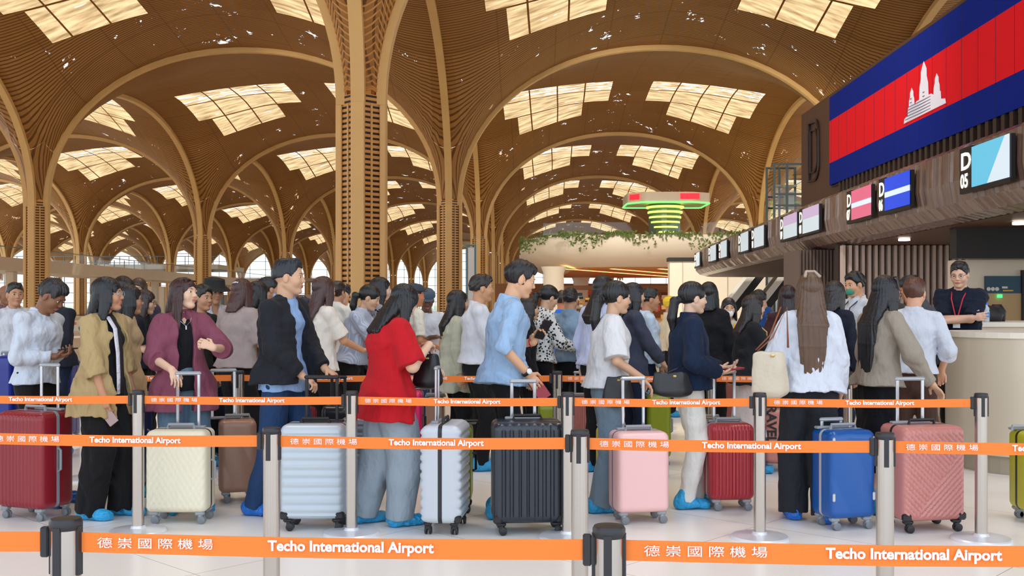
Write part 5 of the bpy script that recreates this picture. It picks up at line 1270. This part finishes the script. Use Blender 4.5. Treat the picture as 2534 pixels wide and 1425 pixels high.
P2('b10', 'woman seen from behind in a taupe short-sleeved blouse with reddish brown hair', 586, 698, 8.75, 58, skin=(222, 170, 130), head=(0, 10, 0), lean=3, bulk=1.12, top=dict(c=(164, 148, 144), sleeve=.5, hem=-.01, loose=.035, collar=False), bottom=dict(c=BLK, loose=.02), hair=('bob', (70, 40, 36), .14, 1.0), R=dict(l=(.30, -.16, 1.10), f=(.6, .3, .5), c=.6), feet=((.0, .1), (.12, -.08)))
P2('b11', 'man with a cropped black haircut in a royal blue top', 656, 692, 10.6, 15, skin=SKM, sex='m', head=(10, -4, 0), top=dict(c=(34, 60, 130)), bottom=dict(c=BLK), hair=('crop', (24, 22, 24)))
P2('b12', 'woman with black hair and a beige cardigan left of the black jacket', 628, 702, 9.5, 40, skin=SKM, top=dict(c=(170, 150, 120)), bottom=dict(c=BLK), hair=('bob', (20, 20, 22), .16))
P2('b13', 'man in navy with a black backpack just right of the black jacket', 742, 738, 11.4, 80, skin=SKM, sex='m', top=dict(c=(22, 34, 66)), bottom=dict(c=BLK), hair=('short', (18, 20, 34)))
P2('b14', 'woman with long auburn brown hair in a cream tee and black trousers', 790, 691, 8.8, 40, skin=(206, 150, 112), head=(4, 0, 0), top=dict(c=(226, 216, 204), sleeve=.45, hem=-.04, loose=.02, collar=False), bottom=dict(c=BLK, loose=.02), hair=('long', (70, 44, 42), .30, .9), R=dict(l=(.36, -.14, 1.05), f=(.9, .1, .1), pn=(0, 0, 1), c=.3))
P2('b15', 'woman with pinned black hair leaning forward in a pale grey striped shirt', 868, 712, 9.9, -8, skin=SKL, lean=14, head=(0, 14, 0), top=dict(c=(190, 198, 216), pat='stripe', loose=.03, hem=0), bottom=dict(c=BLK, loose=.02), hair=('low', (22, 22, 24), .2), R=dict(l=(.5, -.1, .86), f=(.7, 0, -.6), c=.6), L=dict(l=(.5, .1, .86), c=.5))
P2('b16', 'woman with long black hair in a speckled grey blouse, left of the red tee', 930, 692, 10.5, 8, skin=SKF, lean=2, top=dict(c=(150, 150, 160), pat='check'), bottom=dict(c=BLK), hair=('long', (22, 22, 24), .32))
P2('b17', 'man in a cream top carrying a bag behind the cream tee woman', 828, 702, 11.6, 60, skin=SKM, sex='m', lod=3, top=dict(c=(228, 222, 208)), bottom=dict(c=BLK), hair=('short', (36, 26, 24)))
P2('b18', 'woman with tied black hair in white, far behind the striped shirt', 852, 706, 12.5, -90, skin=SKL, lod=3, top=dict(c=(228, 226, 214)), bottom=dict(c=BLK), hair=('bun', (20, 20, 22)))
P2('b19', 'person in light blue behind the pinned-hair woman', 905, 716, 12.0, 70, skin=SKM, sex='m', lod=3, top=dict(c=(130, 180, 235)), bottom=dict(c=BLK), hair=('short', (20, 20, 22)))
P2('b20', 'man in a dark cap and cream tee, back half turned', 1016, 708, 10.8, 30, skin=(200, 130, 90), sex='m', top=dict(c=(226, 218, 200), sleeve=.45, collar=False), bottom=dict(c=(34, 60, 100)), hair=('crop', (30, 28, 30)), R=dict(l=(.22, -.16, 1.05), c=.6))
P2('b21', 'dark-skinned man in a grey cap and white shirt with folded arms', 1055, 722, 11.6, -80, skin=(110, 74, 58), sex='m', head=(0, 22, 0), top=dict(c=W_, sleeve=.5), bottom=dict(c=(60, 60, 70)), hair=('crop', (30, 28, 30)), R=dict(l=(.2, .1, 1.16), f=(0, 1, 0), c=.4), L=dict(l=(.22, -.1, 1.12), f=(0, -1, 0), c=.4))
P2('b22', 'woman with long black hair in a pale olive blazer', 1122, 724, 9.4, 15, skin=SKL, head=(0, 0, 0), top=dict(c=(184, 184, 162), hem=-.22, loose=.03, name='blazer'), bottom=dict(c=BLK), hair=('long', (26, 22, 22), .3))
P2('b23', 'man in a crisp white shirt and black trousers behind the light blue shirt', 1178, 686, 8.8, 8, skin=(200, 148, 112), sex='m', head=(0, 0, 0), top=dict(c=(206, 208, 214), hem=.0, loose=.03, sleeve=.72, roll=1), bottom=dict(c=BLK, loose=.02), hair=('crop', (40, 34, 32)), R=dict(l=(.28, -.1, .98), f=(.8, .3, -.2), c=.5))
P2('b24', 'woman in black with long dark hair behind the raised hands', 1298, 742, 9.7, 4, skin=SKL, top=dict(c=(26, 26, 30)), bottom=dict(c=BLK), hair=('long', (34, 26, 24), .25))
P2('b25', 'person with tied black hair in a black and white patterned blouse holding a folder', 1334, 713, 10.2, 25, skin=SKL, head=(0, 18, 0), lean=6, top=dict(c=(226, 226, 222), pat='check', loose=.03), bottom=dict(c=BLK), hair=('low', (18, 18, 20), .2), R=dict(l=(.36, -.12, 1.06), f=(.9, 0, 0), c=.4))
P2('b26', 'man seen from behind in a grey blue short-sleeved shirt', 1408, 719, 10.6, 70, skin=SKM, sex='m', top=dict(c=(130, 154, 176), sleeve=.45), bottom=dict(c=BLK), hair=('crop', (28, 24, 24)))
P2('b27', 'person in bright blue with short hair next to the grey blue shirt', 1388, 724, 11.8, 60, skin=(210, 130, 90), sex='m', lod=3, top=dict(c=(60, 120, 220)), bottom=dict(c=BLK), hair=('crop', (40, 26, 22)))
P2('b28', 'woman with long black hair in a pale lavender shirt, seen from behind', 1478, 690, 8.55, 40, skin=SKF, lean=4, head=(0, 10, 0), top=dict(c=(186, 194, 222), loose=.03, hem=-.0), bottom=dict(c=BLK), hair=('long', (24, 23, 26), .26, .9))
P2('b29', 'woman with straight dark hair in a slate grey blazer behind the white tee', 1556, 706, 9.3, 10, skin=SKL, top=dict(c=(62, 66, 82), hem=-.1, loose=.03, name='blazer'), bottom=dict(c=NV), hair=('long', (26, 26, 30), .2), R=dict(l=(.3, -.12, .95), c=.6))
P2('b30', 'man with dark hair in a light blue shirt carrying a shoulder strap', 1596, 718, 10.3, 4, skin=(196, 140, 104), sex='m', top=dict(c=(200, 216, 232), hem=0, loose=.03), bottom=dict(c=NV), hair=('crop', (26, 24, 24)), R=dict(l=(.14, -.2, .86), c=.7))
P2('b31', 'far man in a yellow cap and cream top near the shop front', 1652, 738, 13.8, 0, skin=SKM, sex='m', lod=3, top=dict(c=(214, 200, 170)), bottom=dict(c=BLK), hair=('crop', (220, 180, 40)))
P2('b32', 'woman in black seen from behind beside the navy sweater', 1752, 704, 9.5, 70, skin=SKL, top=dict(c=(24, 24, 27), hem=-.05, loose=.03), bottom=dict(c=BLK), hair=('bob', (20, 20, 22), .12, 1.0))
P2('b33', 'woman facing the camera in a white face mask with a yellow lanyard', 1802, 742, 11.2, -95, skin=SKL, top=dict(c=(200, 190, 170)), bottom=dict(c=BLK), hair=('half', (28, 24, 24), .15))
P2('b34', 'woman with straight dark hair in a black padded jacket and pale skirt', 1850, 736, 8.6, 6, skin=SKL, lean=3, top=dict(c=(30, 32, 36), hem=-.08, loose=.045, name='jacket'), bottom=dict(c=(214, 200, 196), k='skirt', len=.35, flare=.04), hair=('long', (38, 30, 30), .26), R=dict(l=(.32, -.08, .96), f=(.8, .2, 0), c=.5))
P2('b35', 'man in a blue polo bending over the distant desk', 1908, 724, 12.2, 140, skin=SKM, sex='m', head=(0, 30, 0), lean=10, lod=3, top=dict(c=(30, 70, 130), sleeve=.45), bottom=dict(c=BLK), hair=('short', (20, 20, 20)))
P2('b36', 'seated man at the distant desk below the blue polo', 1922, 778, 11.7, 150, skin=(180, 110, 76), sex='m', lod=3, sit=.0, top=dict(c=(24, 30, 50)), bottom=dict(c=BLK), hair=('short', (20, 20, 20)))
P2('b37', 'woman with burgundy black hair seen from behind, left of the white blouse', 1950, 712, 9.4, 80, skin=SKL, top=dict(c=(66, 38, 42), loose=.03), bottom=dict(c=BLK), hair=('long', (40, 26, 30), .26, 1.1))
P2('b38', 'person with black hair looking down, right behind the long brown hair', 2058, 704, 8.9, 50, skin=SKM, head=(-8, 18, 0), top=dict(c=(30, 34, 48)), bottom=dict(c=NV), hair=('bob', (40, 34, 36), .12))
P2('b39', 'staff man in a green face mask and white short-sleeved shirt', 2126, 680, 11.0, 205, skin=(214, 160, 124), sex='m', head=(0, 8, 0), top=dict(c=W_, sleeve=.45), bottom=dict(c=BLK), hair=('short', (20, 20, 22)))
P2('b40', 'clerk with black hair bending down behind the distant beige desk', 2116, 752, 12.2, 260, skin=(198, 120, 84), sex='m', head=(0, 40, 0), lean=12, lod=3, top=dict(c=(214, 220, 230)), bottom=dict(c=BLK), hair=('short', (18, 18, 20)))
P2('b41', 'person with light brown hair mostly hidden behind the very long black hair', 2190, 687, 9.6, 90, skin=SKL, top=dict(c=(60, 54, 52)), bottom=dict(c=BLK), hair=('bob', (110, 76, 58), .1))
P2('b42', 'man seen from behind with reddish brown hair, white shirt and brown trousers', 2262, 696, 8.35, 66, skin=(214, 160, 128), sex='m', lean=2, head=(-14, 6, 0), top=dict(c=(198, 203, 214), loose=.03, hem=0, sleeve=.66, roll=1), bottom=dict(c=(70, 48, 40), loose=.02), hair=('short', (84, 50, 38)), R=dict(l=(.16, -.2, .96), f=(.4, 0, -.6), c=.6), feet=((.1, .1), (.05, -.1)))
P2('b43', 'man in a dark grey suit leaning over the desk', 2312, 690, 10.2, 160, skin=(190, 120, 84), sex='m', lean=16, head=(0, 14, 0), top=dict(c=(66, 68, 76), hem=-.08, loose=.03, name='suit_jacket'), bottom=dict(c=BLK), hair=('short', (26, 24, 24)), cover=False)
P2('b44', 'staff man with glasses and crossed arms in a navy shirt with red lanyard', 2378, 655, 11.2, 235, skin=(220, 176, 150), sex='m', bulk=1.1, head=(0, 12, 0), top=dict(c=(20, 28, 46), sleeve=.5, loose=.03), bottom=dict(c=BLK), hair=('crop', (22, 20, 22)), R=dict(l=(.20, .13, 1.18), f=(0, 1, .1), pn=(-1, 0, 0), c=.4, pole=(.2, -.8, -.6)), L=dict(l=(.24, -.12, 1.14), f=(0, -1, .1), pn=(-1, 0, 0), c=.4, pole=(.2, .8, -.6)), cover=False)
# ------------------------------------------------------------ things people wear (parts) and things they hold (things)
def Wp(k, p): return PEOPLE[k]['W'](p)
def hand(k, i, d=.09, up=.0):
    a = PEOPLE[k]['arms'][i]; return Wp(k, a['wr']+a['f']*d+a['pn']*up), a      # i: 0 left, 1 right
def vdir(k, v):
    r = PEOPLE[k]['root'].matrix_basis.to_3x3(); return (r @ Vector(V3(v).tolist())).normalized()
def headtube(k, pts, r, m, name, flat=1.0, closed=False, n=6, up=None):
    j = PEOPLE[k]; q = MB(); q.tube([Vector((j['Hd'](*p)*j['s']).tolist()) for p in pts], r, n, flat=flat, closed=closed, up=up); return q.build(name, m, j['root'], smooth=True)
def hat(k, m, kind='cap'):
    j = PEOPLE[k]; s_ = j['s']; M = Matrix.Scale(s_, 4) @ Matrix.Translation(j['Hd'](-.012, 0, .05).tolist()) @ Matrix(j['HM'].tolist()).to_4x4()
    q = MB(); S_ = Matrix.Diagonal((1.14, .98, 1, 1))
    if kind == 'bucket': q.lathe([(.15, -.03), (.155, -.028), (.10, .015), (.092, .07), (.05, .082), (.01, .084)], n=24, mtx=S_)
    else:
        q.lathe([(.097, .0), (.1, .002), (.094, .04), (.068, .07), (.01, .084)], n=24, mtx=S_)
        q.add([(.085+.075*math.cos(t)*(1 if e else 0), .075*math.sin(t), .006-.012*(1 if e else 0)) for e in (0, 1) for t in np.linspace(-1.4, 1.4, 9)], [(i, i+1, i+10, i+9) for i in range(8)])
    q.v = [tuple(M @ Vector(v)) for v in q.v]; q.build('hat', m, j['root'], smooth=True, ang=50)
def glasses(k, m=None, top=0):
    m = m or mat('frame_black', rgb(20, 20, 22), .3)
    for s2 in (1, -1):
        c = (.094, s2*.032, .005+top) if not top else (.05, s2*.032, .1)
        pts = [(c[0]+.004*math.cos(t)-(.0 if not top else .02*math.sin(t)), c[1]+.021*math.cos(t), c[2]+.017*math.sin(t)*(1 if not top else .3)) for t in np.linspace(0, 2*PI, 13)[:-1]]
        headtube(k, pts, .0016 if not top else .006, m, 'glasses_rim', closed=True)
        headtube(k, [(.088, s2*.054, .01), (.0, s2*.08, .012)] if not top else [(.05, s2*.05, .1), (.0, s2*.075, .06)], .0018, m, 'glasses_temple')
def lanyard(k, col, badge=True):
    j = PEOPLE[k]; T_ = j['T']; s_ = j['s']; m = mat('lanyard_%d_%d_%d' % col, rgb(*col), .5)
    for s2 in (1, -1):
        q = MB(); q.tube([Vector((T_(*p)*s_).tolist()) for p in ((.50, .05, s2*.065), (.43, .15, s2*.05), (.24, .175, .005*s2))], .007, 6); q.build('lanyard', m, j['root'])
    if badge: q = MB(); q.box(Vector((T_(.2, .178, 0)*s_).tolist()), (.006, .07, .09)); q.build('badge', mat('badge_white', rgb(230, 232, 235), .4), j['root'])
def mask(k, col):
    j = PEOPLE[k]; f_ = Field(j['hc']-.15, j['hc']+.15, .006); f_.ell(j['Hd'](.058, 0, -.055), (.052, .05, .046), j['HM'], k=.01); f_.ell(j['Hd'](-.03, 0, -.05), (.09, .09, .09), j['HM'], k=.003, op='-')
    me, _ = f_.mesh('mask', j['s']); me.materials.append(mat('mask_%d_%d_%d' % col, rgb(*col), .8)); new_obj('face_mask', me, j['root'])
def slab(name, label, cat, k, i, size, m, d=.1, roll=0, off=.02, group=None, tilt=None, fl=-1):
    p, a = hand(k, i, d, off); f = vdir(k, a['f']); n_ = vdir(k, a['pn']); s_ = f.cross(n_).normalized()
    if tilt: f = Vector(tilt).normalized(); s_ = f.cross(n_).normalized(); n_ = s_.cross(f)
    t = thing(name, label, cat, p, 0, group)
    M = Matrix((s_, f, n_)).transposed().to_4x4(); q = MB(); q.box((0, 0, 0), size, mtx=M, bev=.003); q.build('case' if name == 'phone' else 'cover', m[0], t)
    q = MB(); q.box(M @ Vector((0, 0, fl*(size[2]/2+.0005))), (size[0]*.9, size[1]*.92, .001), mtx=M); q.build('screen' if name == 'phone' else 'page', m[1], t)
    return t
m_ph = mat('phone_black', rgb(22, 22, 26), .25); m_scr = mat('phone_screen', rgb(60, 80, 120), .15); m_pass = mat('passport_red', rgb(150, 40, 52), .5); m_page = mat('paper', rgb(232, 226, 220), .7)
slab('phone', 'dark phone held by the man in the white shirt', 'phone', 'white', 0, (.075, .15, .009), (m_ph, m_scr), d=.10, off=.03)
slab('phone', 'phone with a pinkish case hanging in the hand beside the tan shirt', 'phone', 'tan', 1, (.078, .155, .010), (mat('case_rose', rgb(176, 150, 150), .3), m_scr), d=.13, off=.02, tilt=(.6, 0, -.8), fl=1)
slab('passport', 'red passport sticking out of the hand below the wristwatch', 'passport', 'blue', 1, (.09, .16, .012), (m_pass, m_page), d=.13, off=.02, tilt=(.55, -.1, -.8), fl=1)
slab('passport', 'red passport with white papers in the hands of the navy sweater woman', 'passport', 'navy', 1, (.09, .13, .012), (m_pass, m_page), d=.13, off=.02)
slab('folder', 'dark folder held by the person in the patterned blouse', 'folder', 'b25', 1, (.22, .30, .012), (m_ph, m_page), d=.12, off=.02, tilt=(.5, 0, .5))
slab('phone', 'phone held up behind the light blue shirt', 'phone', 'blue', 0, (.078, .155, .010), (m_ph, m_scr), d=.12, off=.03)
# watch, bracelet, necklace
def bangle(k, i, r, thick, m, name, wide=1.0, face=None, at=-.012):
    j = PEOPLE[k]; a = j['arms'][i]; c = a['wr']+unit(a['wr']-a['el'])*at; t = unit(a['wr']-a['el']); u = unit(np.cross(t, (0, 0, 1))); v = np.cross(t, u); s_ = j['s']
    q = MB(); q.tube([Vector(((c+u*r*math.cos(x)+v*r*math.sin(x))*s_).tolist()) for x in np.linspace(0, 2*PI, 19)[:-1]], thick, 6, closed=True, flat=wide, up=t.tolist()); q.build(name, m, j['root'], smooth=True)
    if face:
        n_ = unit(V3(0, -1, .5)-t*np.dot(V3(0, -1, .5), t)); p = Vector(((c+n_*r)*s_).tolist()); q = MB(); M = Vector(n_.tolist()).to_track_quat('Z', 'Y').to_matrix().to_4x4()
        q.lathe([(.019, -.003), (.02, .004), (.016, .006), (.001, .006)], p, 18, mtx=M); q.build('watch_face', face, j['root'], smooth=True)
bangle('blue', 1, .034, .006, m_ph, 'watch_strap', 2.0, mat('watch_white', rgb(225, 225, 225), .3), at=-.02)
bangle('blue', 0, .030, .004, mat('bracelet_red', rgb(200, 30, 40), .4), 'bracelet', at=-.02)
j = PEOPLE['plum']; q = MB(); T_ = j['T']
q.tube([Vector((T_(*p)*j['s']).tolist()) for p in ((.50, .062, .05), (.46, .108, .035), (.425, .135, 0), (.46, .108, -.035), (.50, .062, -.05))], .0022, 6); q.tube([Vector((T_(.427, .137, 0)*j['s']).tolist()), Vector((T_(.40, .142, 0)*j['s']).tolist())], .007, 6)
q.build('necklace', mat('silver_chain', rgb(190, 192, 196), .25, .9), j['root'])
j = PEOPLE['tan']; T_ = j['T']
for nm, off, m, r in (('scarf', 0, mat('scarf_white', rgb(214, 214, 226), .8, bump=((30, 30, 60), .8, .02)), .02), ('scarf', .035, mat('scarf_black', rgb(22, 22, 26), .8), .026)):
    q = MB(); q.tube([Vector((T_(*p)*j['s']).tolist()) for p in ((.50, .075, -.055+off), (.42, .14, -.06+off), (.25, .165, -.055+off), (.08, .17, -.045+off), (-.04, .17, -.04+off))], [r, r, r*.9, r*.9, r*.8], 8, flat=.4); q.build(nm, m, j['root'], smooth=True)
glasses('tan', mat('frame_silver', rgb(190, 195, 205), .3, .5)); glasses('b4'); glasses('b5'); glasses('b7'); glasses('long'); glasses('b44')
glasses('plum', top=1)
hat('b9', mat('hat_black', rgb(22, 22, 24), .8), 'bucket'); hat('b20', mat('hat_grey', rgb(52, 62, 72), .8)); hat('b21', mat('hat_blue_grey', rgb(62, 80, 96), .8)); hat('b31', mat('hat_yellow', rgb(235, 195, 40), .7))
lanyard('b3', (225, 100, 40)); lanyard('b33', (240, 180, 30)); lanyard('b44', (190, 40, 60)); lanyard('b39', (60, 60, 80)); lanyard('b34', (200, 180, 110))
mask('b33', (236, 238, 242)); mask('b39', (70, 150, 120))
headtube('b10', [(-.10, -.03, .07), (-.11, 0, .075), (-.10, .03, .07)], .012, mat('clip_silver', rgb(200, 205, 215), .3, .5), 'hair_clip')
headtube('long', [(.03, -.085, .03), (.02, -.06, .125), (.02, .06, .125), (.03, .085, .03)], .008, mat('band_dark', rgb(60, 52, 50), .5), 'hair_band')
headtube('blouse', [(-.09, -.05, .10), (-.03, -.03, .135), (-.03, .03, .135), (-.09, .05, .10)], .012, mat('clip_shell', rgb(170, 150, 135), .3), 'hair_clip')
for k in ('pony', 'navy'): headtube(k, [(-.118, -.02, -.01), (-.128, 0, .0), (-.118, .02, -.01)], .012, mat('scrunchie', rgb(214, 206, 190) if k == 'navy' else rgb(40, 40, 44), .7), 'hair_tie')
# bags
def bag(key, label, c, size, m, wr=.012, seed=3, name='handbag', straps=(), sm=None, yaw=0, parts=True):
    t = thing(name, label, 'bag', c, yaw); sx_, sy_, sz_ = size; f_ = Field((-sx_/2-.03, -sy_/2-.03, -sz_/2-.03), (sx_/2+.03, sy_/2+.03, sz_/2+.03), .008)
    f_.cap((0, 0, -sz_/2+sy_*.45), (0, 0, sz_/2-sy_*.35), (sx_/2, sy_/2), (sx_/2*.78, sy_/2*.6), side=(1, 0, 0), k=.01); f_.plane((0, 0, sz_/2-.02), (0, 0, 1)); f_.wrinkle(wr, seed, (22, 22, 18))
    me, _ = f_.mesh('bag'); me.materials.append(m); new_obj('bag_body', me, t)
    for s_ in straps: q = MB(); q.tube([Vector(p)-Vector(c) for p in s_] if not yaw else s_, .010, 6, flat=.45); q.build('strap', sm or m, t, smooth=True)
    q = MB(); q.box((0, -sy_/2*.66, sz_/2-.05), (.026, .012, .014), bev=.003); q.build('clasp', mat('clasp_gold', rgb(190, 160, 90), .3, .8), t)
    return t
D_ = 7.0
shL = Wp('blouse', PEOPLE['blouse']['arms'][0]['sh']+V3(0, 0, .06))
bag('tote', 'beige cloth tote with brown straps on the shoulder of the white blouse', P(1908, 924, 7.0), (.25, .13, .34), mat('tote_beige', rgb(206, 194, 172), .8, bump=((14, 14, 14), .6, .02)), name='tote_bag',
    straps=[[P(1875, 868, 7.0), P(1912, 835, 7.0), Vector(shL)+Vector((-.02, -.07, .02)), P(1950, 860, 7.0)], [P(1870, 866, 7.1), P(1905, 830, 7.12), Vector(shL)+Vector((-.03, .05, .02))]], sm=mat('strap_brown', rgb(136, 78, 46), .5))
bag('rbag', 'black handbag hanging in front of the red tee', P(1058, 915, 7.06), (.20, .12, .26), mat('bag_black2', rgb(26, 25, 30), .4), straps=[[P(1038, 892, 7.06), P(1056, 862, 7.04), P(1076, 892, 7.06)]])
bag('nbag', 'black leather shoulder bag at the hip of the navy sweater', P(1668, 948, 7.36), (.27, .10, .20), mat('bag_black3', rgb(34, 34, 36), .35), straps=[[P(1645, 925, 7.36), P(1690, 905, 7.4)]])
bag('pbag', 'black waist bag on the hip of the woman in the white tee', P(1530, 965, 7.28), (.22, .10, .24), mat('bag_black2', rgb(26, 25, 30), .4))
bag('b13bag', 'navy backpack right of the black jacket collar', P(745, 780, 11.15), (.30, .2, .42), mat('bag_navy', rgb(20, 28, 56), .6), name='backpack')
